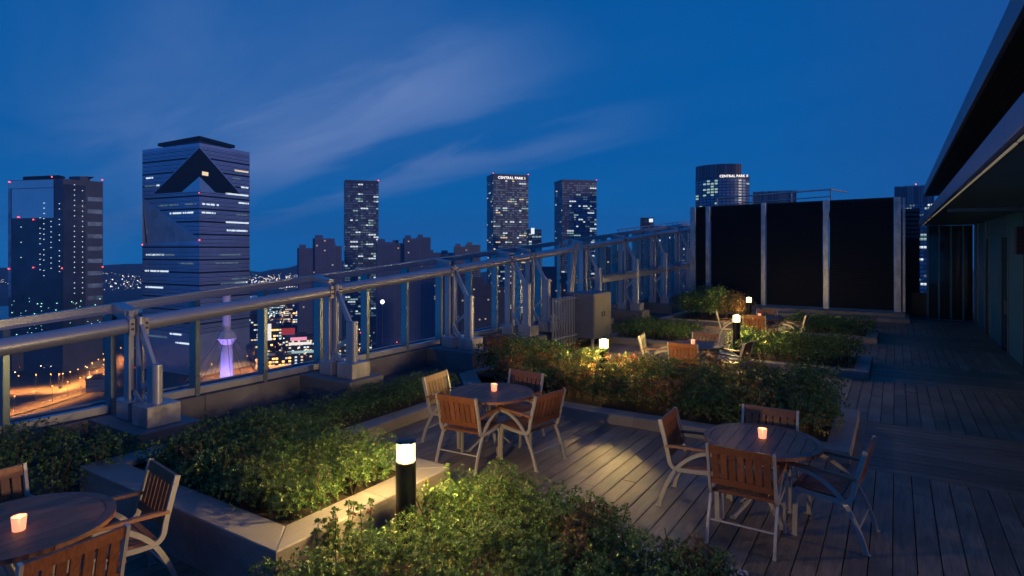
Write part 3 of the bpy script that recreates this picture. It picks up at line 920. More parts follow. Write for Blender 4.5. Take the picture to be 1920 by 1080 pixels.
# ---------------------------------------------------------------- parapet and its sloping steel railing
para = thing('parapet_wall', 'low grey parapet kerb with plinth slabs at the roof edge under the railing', 'wall')
XI, XO, XF = -7.72, -8.22, -8.72        # inner posts, outer posts, line of fins
FR = [3.85, 7.05, 10.35, 12.75, 13.75, 17.0, 20.2, 23.4, 26.6]     # truss frames along the roof edge
def rz(y): return 1.52 + 0.078 * y       # top rail
def pz(y): return 1.33 + 0.078 * y       # pipe
y = -1.6
while y < 30.2:
    y2 = min(y + 2.2, 30.4)
    MB().cbox(-9.25, -8.62, y + 0.002, y2 - 0.002, -0.03, 0.43, 0.008).build('kerb_block', MT['curbpaint'], para)
    y = y2
for i, fy in enumerate(FR):
    if i == 4: continue
    MB().cbox(-8.617, -7.38, fy - 0.38, fy + 0.38, -0.03, 0.445, 0.008).build('plinth_slab', MT['curbpaint'], para)
MB().box(-9.245, -9.20, -1.6, 30.4, 0.43, 0.50).build('edge_flashing', MT['steel'], para)

def truss(label, frames, y0, y1, fins, span):
    root = thing('truss_railing', label, 'railing', group='sloping steel railings along the roof edge')
    # top rail of square section, in lengths with joint sleeves
    edges = [y0] + [f for f in frames if y0 + 0.5 < f < y1 - 0.5] + [y1]
    for a, b in zip(edges[:-1], edges[1:]):
        MB().bar([(XF, a + 0.05, rz(a + 0.05)), (XF, b - 0.05, rz(b - 0.05))], 0.11, 0.12).build('top_rail', MT['steel'], root)
        MB().tube([(XO - 0.02, a + 0.11, pz(a + 0.11)), (XO - 0.02, b - 0.11, pz(b - 0.11))], 0.098, 20).build('rail_pipe', MT['steel'], root, smooth=True)
        for e, s in ((a, 1), (b, -1)):
            MB().tube([(XO - 0.02, e + s * 0.085, pz(e)), (XO - 0.02, e + s * 0.112, pz(e + s * .02))], 0.118, 20).build('pipe_flange', MT['steel'], root, smooth=True)
    for f in frames:
        zt = pz(f)
        q = MB().cbox(XO - 0.16, XO + 0.15, f - 0.16, f + 0.16, 0.447, 0.68, 0.006).build('post_base', MT['steel'], root)
        MB().bar([(XO - 0.07, f - 0.05, 0.68), (XO - 0.07, f - 0.05, zt + 0.18)], 0.06, 0.13, up=(1, 0, 0)).build('outer_post', MT['steel'], root)
        MB().tube([(XO + 0.05, f + 0.03, 0.68), (XO + 0.05, f + 0.03, zt + 0.10)], 0.048, 16, up=(1, 0, 0)).build('outer_tube', MT['steel'], root, smooth=True)
        for s in (-1, 1):
            cp = MB().cbox(XO + 0.075, XO + 0.095, f + s * 0.085 - 0.035, f + s * 0.085 + 0.035, zt - 0.13, zt + 0.09, 0.006).build('clevis_plate', MT['alu'], root)
            for k in (-0.045, 0.02):
                MB().tube([(XO + 0.094, f + s * 0.085, zt + k), (XO + 0.112, f + s * 0.085, zt + k)], 0.016, 8).build('bolt', MT['bolt'], cp)
        MB().bar([(XF, f, rz(f)), (XO - 0.07, f - 0.02, zt + 0.12)], 0.16, 0.14).build('rail_bracket', MT['steel'], root)
        # inner short post on its steel box
        zi = 1.17 + 0.065 * (f - 3.85)
        MB().cbox(XI - 0.17, XI + 0.20, f - 0.20, f + 0.20, 0.447, 0.70, 0.006).build('post_base', MT['galv'], root)
        ip = MB().tube([(XI + 0.03, f, 0.70), (XI + 0.03, f, zi)], 0.062, 20, up=(1, 0, 0)).build('inner_post', MT['steel'], root, smooth=True)
        MB().bar([(XI - 0.06, f, 0.70), (XI - 0.06, f, zi - 0.02)], 0.10, 0.12, up=(1, 0, 0)).build('inner_plate', MT['steel'], root)
        MB().bar([(XO + 0.08, f + 0.02, zt - 0.02), (XI - 0.05, f + 0.02, zi - 0.10)], 0.045, 0.085).build('diagonal_brace', MT['steel'], root)
        zm = 0.5 * (zi + 0.7) - 0.02
        MB().bar([(XI - 0.05, f + 0.03, zm + 0.12), (XO + 0.06, f + 0.03, 0.80 + 0.35 * (zi - 1.17))], 0.035, 0.06).build('diagonal_brace', MT['steel'], root)
        MB().bar([(XO + 0.06, f - 0.04, 0.78 + 0.35 * (zi - 1.17)), (XI - 0.14, f - 0.04, 0.60)], 0.035, 0.06).build('diagonal_brace', MT['steel'], root)
    y = fins
    while y < y1 - 0.1:
        MB().cbox(XF - 0.13, XF + 0.05, y - 0.035, y + 0.035, 0.36, rz(y) - 0.06, 0.004).build('fin', MT['fin'], root)
        y += 1.13
    MB().bar([(XF - 0.02, y0, 0.50), (XF - 0.02, y1, 0.50)], 0.10, 0.10).build('bottom_rail', MT['steel'], root)
    if span:
        MB().bar([(XF, y0 + .1, 1.55 + 0.03 * (y0 - 17)), (XF, y1, 1.55 + 0.03 * (y1 - 17))], 0.06, 0.09).build('middle_rail', MT['steel'], root)
    return root
truss('sloping steel truss railing along the left roof edge, near section with thick pipe rail', FR[:5], -1.2, 16.2, -0.73, False)
tf = truss('taller far section of steel truss railing ending at the black screen wall', FR[5:], 16.7, 30.2, 17.3, True)
for i in range(18):                      # denser fins at the far end
    yy = 17.0 + i * 0.72
    MB().cbox(XF - 0.45, XF - 0.33, yy - 0.05, yy + 0.05, 0.0, rz(yy) - 0.05, 0.004).build('fin', MT['fin'], tf)
MB().bar([(XI, 17.2, 1.62), (XI, 26.6, 1.85)], 0.06, 0.16).build('middle_rail', MT['steel'], tf)
for k, yy in enumerate((21.0, 21.8, 22.6, 23.4, 24.2, 25.0, 25.8, 26.6, 27.4, 28.2, 29.0)):      # small guard rail over the end
    MB().tube([(XF, yy, rz(yy)), (XF, yy, rz(yy) + 0.16)], 0.018, 6, up=(1, 0, 0)).build('guard_post', MT['steel'], tf)
MB().tube([(XF, 20.8, rz(20.8) + 0.16), (XF, 29.9, rz(29.9) + 0.16)], 0.02, 8).build('guard_rail', MT['steel'], tf, smooth=True)
# two leaning blades where the sections part
bl = thing('leaning_post', 'pair of leaning blue-grey steel blades where the two railing sections part', 'post')
for (ya, yb) in ((15.95, 16.50), (16.95, 17.25)):
    MB().bar([(XO - 0.05, ya, 0.40), (XO - 0.05, yb, 2.80)], 0.10, 0.26, up=(0, 1, 0)).build('blade', MT['steel'], bl)
MB().box(XO - 0.2, XO + 0.1, 15.7, 17.3, 0.36, 0.46).build('base_plate', MT['steel'], bl)

# grey service cabinet with a bar screen
cabt = thing('service_cabinet', 'pale grey metal service cabinet on legs by the far end of the railing', 'cabinet', (-7.1, 14.95, 0))
MB().cbox(-0.42, 0.42, -0.56, 0.56, 0.22, 1.42, 0.012).build('body', MT['cab'], cabt)
for (a, b) in ((-.54, -.005), (.005, .54)):
    dr = MB().cbox(0.421, 0.437, a, b, 0.27, 1.37, 0.005).build('door', MT['cab'], cabt)
    MB().cbox(0.438, 0.458, (b - .09) if b < .1 else (a + .06), (b - .06) if b < .1 else (a + .09), 0.78, 0.92, 0.004).build('handle', MT['bolt'], dr)
for sx in (-.36, .36):
    for sy in (-.5, 0, .5):
        MB().box(sx - .03, sx + .03, sy - .03, sy + .03, 0.0, 0.218).build('leg', MT['steel'], cabt)
bs = thing('bar_screen', 'short screen of upright metal bars left of the grey cabinet', 'fence', (-7.25, 13.2, 0))
for i in range(9):
    MB().box(-.02, .02, i * 0.15 - .02, i * 0.15 + .02, 0.062, 1.36).build('bar', MT['steel'], bs)
MB().box(-.03, .03, -.05, 1.25, 0.30, 0.34).build('cross_rail', MT['steel'], bs, loc=(0.052, 0, 0))
MB().box(-.03, .03, -.05, 1.25, 1.28, 1.32).build('cross_rail', MT['steel'], bs, loc=(0.052, 0, 0))

# ---------------------------------------------------------------- black screen wall at the far end
YW = 26.5
sw_ = thing('screen_wall', 'tall black louvred screen wall in silver posts across the end of the terrace', 'wall')
MB().box(-7.9, 0.42, 25.05, 27.4, -0.03, 0.13).build('plinth', MT['concrete'], sw_)
MB().box(-7.9, 0.30, 25.75, 27.3, 0.133, 0.26).build('plinth_step', MT['concrete'], sw_)
def xat(px, Y):
    r = (px - 960) / 1120.0          # plan X on the line y = Y seen along that bearing
    return Y * (r * CS - SN) / (r * SN + CS)
posts = [1300, 1328, 1432, 1549, 1683]
pxs = [xat(p, YW) for p in posts]
ztop = lambda x: 4.42 + 0.012 * (x + 7.6)
for i, (p, x) in enumerate(zip(posts, pxs)):
    hw = [0.12, 0.085, 0.085, 0.095, 0.11][i]
    MB().cbox(x - hw, x + hw, YW - 0.10, YW + 0.12, 0.262, ztop(x) + (0.06 if i in (2, 3) else 0.02), 0.006).build('post', MT['galv'], sw_)
for i in range(4):
    a = pxs[i] + 0.125; b = pxs[i + 1] - 0.12
    za, zb = ztop(a), ztop(b)
    pnl = MB().add([(a, YW, 0.30), (b, YW, 0.30), (b, YW + .06, 0.30), (a, YW + .06, 0.30), (a, YW, za), (b, YW, zb), (b, YW + .06, zb), (a, YW + .06, za)],
                   [(3,2,1,0),(4,5,6,7),(0,1,5,4),(1,2,6,5),(2,3,7,6),(3,0,4,7)]).build('screen_panel', MT['panel'], sw_)
    lv = MB(); z = 0.36
    while z < min(za, zb) - 0.06:
        lv.add([(a, YW - .003, z + .035), (b, YW - .003, z + .035), (b, YW - .028, z), (a, YW - .028, z)], [(0, 1, 2, 3)])
        z += 0.062
    lv.build('louvre', MT['panel'], pnl, kind='stuff')
    MB().add([(a, YW - .03, za + .003), (b, YW - .03, zb + .003), (b, YW + .08, zb + .003), (a, YW + .08, za + .003), (a, YW - .03, za + .03), (b, YW - .03, zb + .03), (b, YW + .08, zb + .03), (a, YW + .08, za + .03)],
             [(3,2,1,0),(4,5,6,7),(0,1,5,4),(1,2,6,5),(2,3,7,6),(3,0,4,7)]).build('cap_rail', MT['dark'], sw_)
MB().box(pxs[4] + 0.16, pxs[4] + 0.24, YW - .05, YW + .1, 0.262, ztop(0)).build('post', MT['galv'], sw_)
gr = thing('guard_rail', 'pale tubular guard rail above the black screen wall', 'railing')
Yg = 27.25
gx = [xat(p, Yg) for p in (1345, 1411, 1484, 1558)]
gz = [4.58 + 0.05 * i for i in range(4)]
MB().box(gx[0] - .3, gx[3] + .6, 26.72, 28.6, 3.9, 4.08).build('roof_edge', MT['dark'], gr)
for x, z in zip(gx, gz):
    MB().tube([(x, Yg, 4.08), (x, Yg, z + 0.28)], 0.03, 8, up=(1, 0, 0)).build('upright', MT['galv'], gr, smooth=True)
MB().tube([(gx[0], Yg, gz[0] + .28), (gx[3], Yg, gz[3] + .28), (gx[3] + .5, Yg + .9, gz[3] + .22)], 0.033, 8).build('top_tube', MT['galv'], gr, smooth=True)
MB().tube([(gx[0], Yg, gz[0] - .02), (gx[3], Yg, gz[3] + .0)], 0.022, 8).build('middle_tube', MT['galv'], gr, smooth=True)
for i in range(3):
    MB().box(gx[0] + .5 + i * .45, gx[0] + .56 + i * .45, Yg + .1, Yg + .16, 4.08, 4.35).build('stub', MT['galv'], gr)

# ---------------------------------------------------------------- hotel building on the right
hb = thing('building', 'dark hotel building with deep overhanging canopy along the right side', 'building')
XW = 2.36
YB0, YB1 = 10.4, 26.4  # wall starts late so the low sun passes to the terrace
# wall: frames, panels, door openings with dark glass
yy = YB0
bays = []
while yy < YB1 - 0.3:
    wdt = [2.1, 1.15, 2.4, 0.9][len(bays) % 4]
    bays.append((yy, min(yy + wdt, YB1), len(bays) % 2)); yy += wdt
for (a, b, door) in bays:
    if door:
        pn = MB().box(XW + .06, XW + .09, a + .05, b - .05, 0.02, 2.9).build('door', MT['glassdark'], hb)
        MB().box(XW + .02, XW + .058, b - .22, b - .19, 0.9, 1.25).build('handle', MT['frame'], pn)
        MB().box(XW, XW + .12, a, b, 2.903, 3.46).build('wall_panel', MT['wall'], hb)
    else:
        MB().box(XW, XW + .12, a + .004, b - .004, 0.0, 3.46).build('wall_panel', MT['wall'], hb)
    MB().box(XW - .035, XW - .003, b - .035, b + .035, 0.0, 3.455).build('mullion', MT['frame'], hb)
MB().box(XW + .13, XW + 6, YB0, YB1 + 2, -0.03, 3.44).build('core', MT['dark'], hb)
# canopy; beyond the shortened wall it rests on added, unseen columns
XC = 0.75
YC0 = 1.5
for y_ in (2.2, 6.2):
    MB().lathe([(0.09, 0.0), (0.09, 3.46)], 20).build('column', MT['frame'], hb, smooth=True, loc=(3.4, y_, 0))
k = 0
yy = YC0
while yy < 27.0:
    y2 = min(yy + 2.4, 27.2)
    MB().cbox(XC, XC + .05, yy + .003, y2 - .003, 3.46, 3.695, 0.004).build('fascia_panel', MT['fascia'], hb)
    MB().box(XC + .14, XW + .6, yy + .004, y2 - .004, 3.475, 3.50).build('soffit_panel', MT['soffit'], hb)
    MB().box(XC + .075, XC + .095, yy + .05, y2 - (.05 if y2 < 20 else .9), 3.462, 3.474).build('light_strip', MT['strip'], hb)
    yy = y2
MB().box(XC + .053, XC + .138, YC0, 27.2, 3.475, 3.49).build('soffit_trim', MT['dark'], hb)
MB().box(XC + .053, XW + 6, YB0, 27.2, 3.502, 3.66).build('canopy_slab', MT['dark'], hb)
MB().box(XC + .053, 3.55, YC0, YB0 - .003, 3.502, 3.66).build('canopy_slab', MT['dark'], hb)  # slab kept narrow here so the low sun clears it
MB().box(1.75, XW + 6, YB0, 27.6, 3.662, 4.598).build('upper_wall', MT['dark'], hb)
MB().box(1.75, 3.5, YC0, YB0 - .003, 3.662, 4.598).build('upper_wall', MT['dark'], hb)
# upper roof edge
XU = 0.885
yy = YC0
while yy < 27.4:
    y2 = min(yy + 3.2, 27.6)
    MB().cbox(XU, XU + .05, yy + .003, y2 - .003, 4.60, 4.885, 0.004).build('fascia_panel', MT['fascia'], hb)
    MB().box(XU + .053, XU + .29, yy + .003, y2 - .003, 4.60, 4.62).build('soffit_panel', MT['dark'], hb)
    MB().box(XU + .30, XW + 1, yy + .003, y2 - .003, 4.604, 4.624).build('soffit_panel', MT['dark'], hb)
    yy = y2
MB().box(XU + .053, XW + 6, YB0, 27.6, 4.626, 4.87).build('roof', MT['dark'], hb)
MB().box(XU + .053, 3.55, YC0, YB0 - .003, 4.626, 4.87).build('roof', MT['dark'], hb)
mast = MB().tube([(1.35, 24.0, 4.87), (1.35, 24.0, 5.55)], 0.02, 6, up=(1, 0, 0)).build('mast', MT['bolt'], hb)
MB().box(1.18, 1.37, 23.98, 24.02, 5.55, 5.58).build('mast_arm', MT['bolt'], mast)
MB().box(XC + .2, XW, 16.0, 16.05, 3.40, 3.472).build('soffit_rib', MT['frame'], hb)
lb_ = thing('wall_box', 'dark maroon box hanging under the canopy beside the wall', 'box', (2.10, 14.6, 0))
MB().cbox(-.20, .20, -.12, .12, 2.50, 3.02, 0.01).build('box_body', MT['maroon'], lb_)
MB().tube([(0, 0, 3.02), (0, 0, 3.474)], 0.02, 8, up=(1, 0, 0)).build('hanger', MT['bolt'], lb_)
# dark end wall of the passage, with slatted top
ew = thing('passage_wall', 'dark glazed wall closing the end of the passage under the canopy', 'wall')
MB().box(1.02, 2.36, 27.25, 27.33, 0.0, 3.47).build('glazing', MT['glassdark'], ew)
for x in (1.02, 1.36, 1.72, 2.08):
    MB().box(x - .03, x + .03, 27.18, 27.247, 0.0, 3.47).build('mullion', MT['wall'], ew)
MB().box(0.35, 1.0, 27.25, 27.33, 0.0, 0.95).build('dado', MT['dark'], ew)
lo2 = thing('louvre_screen', 'narrow slatted screen between the black wall and the canopy end', 'screen')
for i in range(22):
    z = 0.5 + i * 0.17
    MB().box(0.46 - .3, 0.46 + .32, 28.2, 28.24, z, z + (.10 if i > 14 else .13)).build('slat', MT['wall' if i > 14 else 'dark'], lo2)
MB().box(0.13, 0.80, 28.26, 28.32, 0.0, 4.2).build('backing', MT['dark'], lo2)
# ---------------------------------------------------------------- city: ground, water, hills
def disc(r0, r1, a0, a1, n, z):
    vs_ = []; fs_ = []
    for i in range(n + 1):
        a = a0 + (a1 - a0) * i / n
        vs_ += [(r0 * math.cos(a), r0 * math.sin(a), z), (r1 * math.cos(a), r1 * math.sin(a), z)]
    for i in range(n):
        fs_.append((2*i, 2*i+1, 2*i+3, 2*i+2))
    return vs_, fs_
MT['city'] = material('city_ground', (0.030, 0.034, 0.036), 0.85, var=0.6, vscale=0.02, bump=0.0)
MT['sea'] = material('water', (0.012, 0.022, 0.045), 0.12, var=0.2, vscale=0.01, spec=0.6)
MT['hillm'] = material('hill_forest', (0.040, 0.042, 0.052), 0.95, var=0.4, vscale=0.01)
MT['asphalt'] = material('asphalt', (0.060, 0.058, 0.055), 0.75, var=0.3, vscale=0.15)
MT['road_paint'] = material('road_paint', (0.55, 0.55, 0.52), 0.6)
va, fa = disc(0.0, 3400, math.radians(60), math.radians(215), 60, GROUND_Z)
struct(MB().add(va, fa).build('ground', MT['city']), 'dark city ground far below the terrace')
# strip of water between the near district and the far shore
w0, w1 = 1420, 1800
poly = []
vs_ = []; fs_ = []
for i in range(41):
    a = math.radians(112 + i * 2.6)
    k0 = w0 + 60 * math.sin(i * 0.9); k1 = w1 + 90 * math.sin(i * 0.6 + 1)
    vs_ += [(k0 * math.cos(a), k0 * math.sin(a), GROUND_Z + 0.3), (k1 * math.cos(a), k1 * math.sin(a), GROUND_Z + 0.3)]
for i in range(40):
    fs_.append((2*i, 2*i+1, 2*i+3, 2*i+2))
struct(MB().add(vs_, fs_).build('water', MT['sea']), 'dark strip of water before the far shore')
def hill(a0, a1, r, h0, seed, label):
    g = random.Random(seed)
    n = 90; vs_ = []; fs_ = []
    rows = ((r - 260, 0.0), (r - 120, 0.55), (r, 1.0), (r + 140, 0.5), (r + 260, 0.0))
    for i in range(n + 1):
        t = i / n; a = math.radians(a0 + (a1 - a0) * t)
        env = min(1, t * 6, (1 - t) * 6)
        hh = h0 * (0.62 + 0.25 * math.sin(t * 9 + seed) + 0.14 * math.sin(t * 23 + seed * 2) + 0.05 * math.sin(t * 61)) * env
        for rr, k in rows:
            vs_.append((rr * math.cos(a), rr * math.sin(a), GROUND_Z + hh * k - (0.5 if k == 0 else 0)))
    for i in range(n):
        for j in range(4):
            b = i * 5 + j
            fs_.append((b, b + 1, b + 6, b + 5))
    return struct(MB().add(vs_, fs_).build('hill', MT['hillm'], smooth=True), label)
hill(116, 150, 3000, 80, 2, 'long low hill on the horizon right of the faceted tower')
hill(138, 214, 3150, 74, 5, 'low hills on the horizon at the left')
hill(60, 120, 3150, 60, 9, 'low far hills on the horizon at the right')

# far city lights
LW = emitter('light_white', (0.85, 0.93, 1.0), 4.0)
LWm = emitter('light_warm', (1.0, 0.72, 0.42), 4.0)
LO = emitter('light_orange', (1.0, 0.36, 0.08), 5.0)
LR = emitter('light_red', (1.0, 0.06, 0.06), 6.0)
LG = emitter('light_green', (0.35, 1.0, 0.75), 2.5)
g = random.Random(31)
def lights_field(name, label, mat, n, boxes, size):
    mb = MB()
    for _ in range(n):
        (p0, p1, d0, d1, z0, z1) = g.choice(boxes)
        d = math.exp(g.uniform(math.log(d0), math.log(d1)))
        x, y = plan(g.uniform(p0, p1), d)
        s = d * size * g.choice((0.5, 0.7, 1.0, 1.6)) / 1120.0
        z = GROUND_Z + 3 + g.uniform(z0, z1)
        mb.add([(x - s, y, z), (x, y - s, z), (x + s, y, z), (x, y + s, z), (x, y, z - s), (x, y, z + s)],
               [(0,1,5),(1,2,5),(2,3,5),(3,0,5),(1,0,4),(2,1,4),(3,2,4),(0,3,4)])
    tag(mb.build(name, mat, kind='stuff'), label, 'lights')
far = [(-40, 20, 1850, 2500, 2, 30), (190, 275, 1750, 2600, 2, 35), (460, 565, 1850, 2600, 2, 30), (460, 560, 2100, 2500, 2, 26), (470, 560, 1850, 2300, 0, 10)]
lights_field('city_lights', 'tiny white lights of the far shore', LW, 240, far, 0.65)
lights_field('city_lights', 'tiny warm lights of the far shore', LWm, 170, far, 0.6)
near_l = [(480, 610, 640, 1300, 0, 25), (640, 820, 640, 1200, 0, 15), (20, 200, 600, 1100, 0, 12), (820, 1060, 650, 1200, 0, 25), (300, 470, 650, 1100, 0, 10)]
lights_field('city_lights', 'scattered white lights of the near district', LW, 150, near_l[:1] * 3 + near_l, 0.75)
lights_field('city_lights', 'scattered warm lights of the near district', LWm, 150, near_l[:1] * 4 + near_l, 0.8)
lights_field('city_lights', 'scattered orange street lights of the near district', LO, 110, near_l[:1] * 5 + near_l[1:3], 0.9)
lights_field('city_lights', 'few red tail and sign lights of the district', LR, 26, near_l, 0.7)
lights_field('city_lights', 'few greenish lights of the district', LG, 26, near_l, 0.7)

# ---------------------------------------------------------------- roads lit by street lamps
def road(pts, w_, label, z=0.4):
    P = [(*p, GROUND_Z + z) for p in pts]
    r_ = MB().bar(arc(P, 6), w_, 0.2).build('road', MT['asphalt'])
    struct(r_, label)
    mb = MB(); A = arc(P, 10)
    for i in range(0, len(A) - 1, 2):
        mb.bar([(A[i].x, A[i].y, A[i].z + .12), (A[i+1].x, A[i+1].y, A[i+1].z + .12)], 0.5, 0.03)
    mb.build('lane_marking', MT['road_paint'], r_, kind='stuff')
    return A
def road_px(lst): return [plan(px_, GROUND_Z * -1120.0 / (py_ - 467) if False else (EYE - GROUND_Z) * 1120.0 / (py_ - 467)) for px_, py_ in lst]
rA = road(road_px([(-60, 745), (60, 735), (120, 732), (175, 715), (215, 690), (260, 664)]), 34, 'orange lit road curving away at the lower left')
rB = road(road_px([(-40, 790), (60, 762), (130, 740), (170, 722)]), 26, 'slip road joining the lit road at the lower left', 0.7)
rC = road(road_px([(400, 712), (480, 692), (560, 684), (640, 682), (760, 676)]), 22, 'lit road seen below the rail between the fins')
rD = road(road_px([(500, 700), (515, 660), (528, 630), (545, 600), (556, 580)]), 22, 'bright avenue running away behind the railing', 0.7)

def street_lamp(p, h=10, pw=0.0, mat=LO, label=None, head=1.0):
    root = thing('street_lamp', label or 'slim street lamp with orange head beside a lit road', 'lamp', (p[0], p[1], GROUND_Z), 0, 'street lamps along the lit roads')
    MB().lathe([(0.14, 0), (0.08, h)], 6).build('pole', MT['bolt'], root)
    MB().ico((0, 0, h + 0.3), 0.55 * head).build('lamp_head', mat, root)
    if pw:
        ld = bpy.data.lights.new('street_light', 'SPOT'); ld.spot_size = math.radians(140); ld.spot_blend = 0.5; ld.energy = pw; ld.color = (1.0, 0.33, 0.06); ld.shadow_soft_size = 0.6
        link('street_light', ld, root, (0, 0, h - 0.5))
    return root
SL = 'slim street lamp with orange head beside a lit road far below'
for A, step, off in ((rA, 3, 9), (rB, 4, -7), (rC, 4, 8), (rD, 3, 8)):
    for i in range(1, len(A) - 1, step):
        t = (A[i + 1] - A[i - 1]).normalized()
        street_lamp((A[i].x - t.y * off, A[i].y + t.x * off), 14, 60000.0, LO, SL)

# floodlight mast between the railing posts
xq, yq = plan(717, 640)
fm = thing('floodlight_mast', 'single very bright white floodlight seen between railing fins', 'lamp', (xq, yq, GROUND_Z))
zl = level(566, 640) - GROUND_Z
MB().lathe([(0.35, 0), (0.2, zl)], 8).build('mast', MT['bolt'], fm)
MB().ico((0, 0, zl), 2.3).build('lamp_head', emitter('floodlight', (0.95, 1.0, 0.95), 8.0), fm)

# ---------------------------------------------------------------- towers
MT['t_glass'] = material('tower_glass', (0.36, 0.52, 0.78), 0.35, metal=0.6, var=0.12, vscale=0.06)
MT['t_dark'] = material('tower_dark_glass', (0.040, 0.065, 0.125), 0.5, metal=0.3, var=0.2, vscale=0.05)
MT['t_black'] = material('tower_recess', (0.006, 0.007, 0.010), 0.7, spec=0.1)
MT['t_band'] = material('tower_spandrel', (0.036, 0.046, 0.085), 0.4, metal=0.3)
MT['t_pane'] = material('tower_pane', (0.17, 0.29, 0.46), 0.35, metal=0.5, var=0.5, vscale=0.12)
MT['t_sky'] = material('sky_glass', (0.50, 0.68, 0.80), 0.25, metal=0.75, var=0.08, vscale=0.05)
MT['t_deep'] = material('deep_glass', (0.035, 0.055, 0.095), 0.25, metal=0.5, var=0.5, vscale=0.05)
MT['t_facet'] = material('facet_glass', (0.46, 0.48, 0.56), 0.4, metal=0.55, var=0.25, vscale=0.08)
MT['t_conc'] = material('apartment_concrete', (0.075, 0.115, 0.25), 0.8, var=0.12, vscale=0.08)
MT['t_concd'] = material('apartment_dark', (0.030, 0.036, 0.060), 0.6, var=0.2, vscale=0.08)
MT['t_pale'] = material('apartment_pale', (0.16, 0.18, 0.24), 0.7, var=0.1, vscale=0.08)
WW = emitter('window_white', (0.80, 0.92, 1.0), 1.15)
WG = emitter('window_green', (0.62, 0.95, 0.90), 0.55)
WY = emitter('window_warm', (1.0, 0.78, 0.48), 1.0)
WA = emitter('window_amber', (1.0, 0.80, 0.55), 0.45)
WD = emitter('window_dim', (0.45, 0.70, 0.85), 0.20)
SIGN = emitter('sign_white', (1.0, 0.90, 0.84), 1.7)

def tower_root(name, label, cat, pxc, d, yaw=0.0, group='high-rise towers on the skyline'):
    x, y = plan(pxc, d)
    u_ = Vector((x, y)).normalized()
    return thing(name, label, cat, (x, y, GROUND_Z), math.atan2(-u_.x, u_.y) + math.radians(yaw), group)

def facade(root, gq, face, w, dep, z0, z1, floor_h, bay, lit, mats, dimf=0.5, gap=0.35, pane='t_pane', clusters=None, prob=None):
    """windows of one face joined by kind; face 'f' front, 'l' left side, 'r' right side"""
    if face == 'f':   half, off = w / 2, -dep / 2 - 0.12; place = lambda a, z: (a, off, z)
    elif face == 'l': half, off = dep / 2, -w / 2 - 0.12; place = lambda a, z: (off, -a, z)
    else:             half, off = dep / 2, w / 2 + 0.12; place = lambda a, z: (off, a, z)
    nb = max(1, int(2 * half / bay)); bw = 2 * half / nb
    bins = {k: MB() for k in range(len(mats) + 1)}
    nf = int((z1 - z0) / floor_h)
    for i in range(nf):
        za = z0 + i * floor_h + floor_h * 0.28; zb = z0 + (i + 1) * floor_h - floor_h * 0.12
        run = 0; km = 0
        for j in range(nb):
            a = -half + j * bw + bw * gap / 2; b = -half + (j + 1) * bw - bw * gap / 2
            p = lit if prob is None else lit * prob((j + .5) / nb, (i + .5) / nf)
            if run > 0: run -= 1
            elif gq.random() < p:
                run = gq.choice((0, 0, 1, 1, 2)); km = gq.randrange(len(mats)) + 1
            else: km = 0
            if km == 0 and gq.random() > dimf: continue
            bins[km].add([place(a, za), place(b, za), place(b, zb), place(a, zb)], [(0, 1, 2, 3)])
            if run == 0 and km: pass
            if run == 0: km = km if run else 0
    if bins[0].v: bins[0].build('window', MT[pane], root, kind='stuff')
    for k, m in enumerate(mats):
        if bins[k + 1].v: bins[k + 1].build('lit_window', m, root, kind='stuff')

def beacon(root, x, y, z, r=0.9):
    MB().ico((x, y, z), r).build('beacon', LR, root)

def sign(root, text, size, loc, rot=(math.pi / 2, 0, 0)):
    cu = bpy.data.curves.new('sign', 'FONT'); cu.body = text; cu.size = size; cu.align_x = 'CENTER'; cu.extrude = 0.05
    cu.space_character = 1.08; cu.offset = 0.02 * size
    to = bpy.data.objects.new('sign_tmp', cu); COL.objects.link(to)
    dg = bpy.context.evaluated_depsgraph_get()
    me = bpy.data.meshes.new_from_object(to.evaluated_get(dg))
    bpy.data.objects.remove(to)
    me.materials.clear(); me.materials.append(SIGN)
    o = link('sign', me, root, loc); o.rotation_euler = rot
    return o

def slab_tower(label, px0, px1, pytop, d, side_px, dep, mats, lit, seed, name='tower', body='t_dark', floor_h=3.6, bay=4.0, yaw=16, pane='t_pane', crown=None, dimf=0.6, cat='tower', zlow=None, prob=None, gap=0.14, group='high-rise towers on the skyline'):
    gq = random.Random(seed)
    w = (px1 - px0 - side_px) / 1120.0 * d / max(0.3, math.cos(math.radians(yaw)))
    root = tower_root(name, label, cat, (px0 + px1) / 2, d + dep / 2, yaw, group)
    h = level(pytop, d) - GROUND_Z
    MB().box(-w/2, w/2, -dep/2, dep/2, 0, h).build('body', MT[body], root)
    fl = MB(); z = floor_h * 3
    while z < h - 1:
        fl.add([(-w/2 - .25, -dep/2 - .25, z), (w/2 + .25, -dep/2 - .25, z), (w/2 + .25, dep/2 + .25, z), (-w/2 - .25, dep/2 + .25, z),
                (-w/2 - .25, -dep/2 - .25, z + .5), (w/2 + .25, -dep/2 - .25, z + .5), (w/2 + .25, dep/2 + .25, z + .5), (-w/2 - .25, dep/2 + .25, z + .5)],
               [(3,2,1,0),(4,5,6,7),(0,1,5,4),(1,2,6,5),(2,3,7,6),(3,0,4,7)])
        z += floor_h
    fl.build('floor_slab', MT['t_band'], root, kind='stuff')
    z0 = zlow if zlow is not None else 30
    facade(root, gq, 'f', w, dep, z0, h - 2, floor_h, bay, lit, mats, dimf, pane=pane, prob=prob, gap=gap)
    facade(root, gq, 'l' if yaw > 0 else 'r', w, dep, z0, h - 2, floor_h, bay, lit * 0.25, mats, dimf, pane=pane)
    return root, w, dep, h

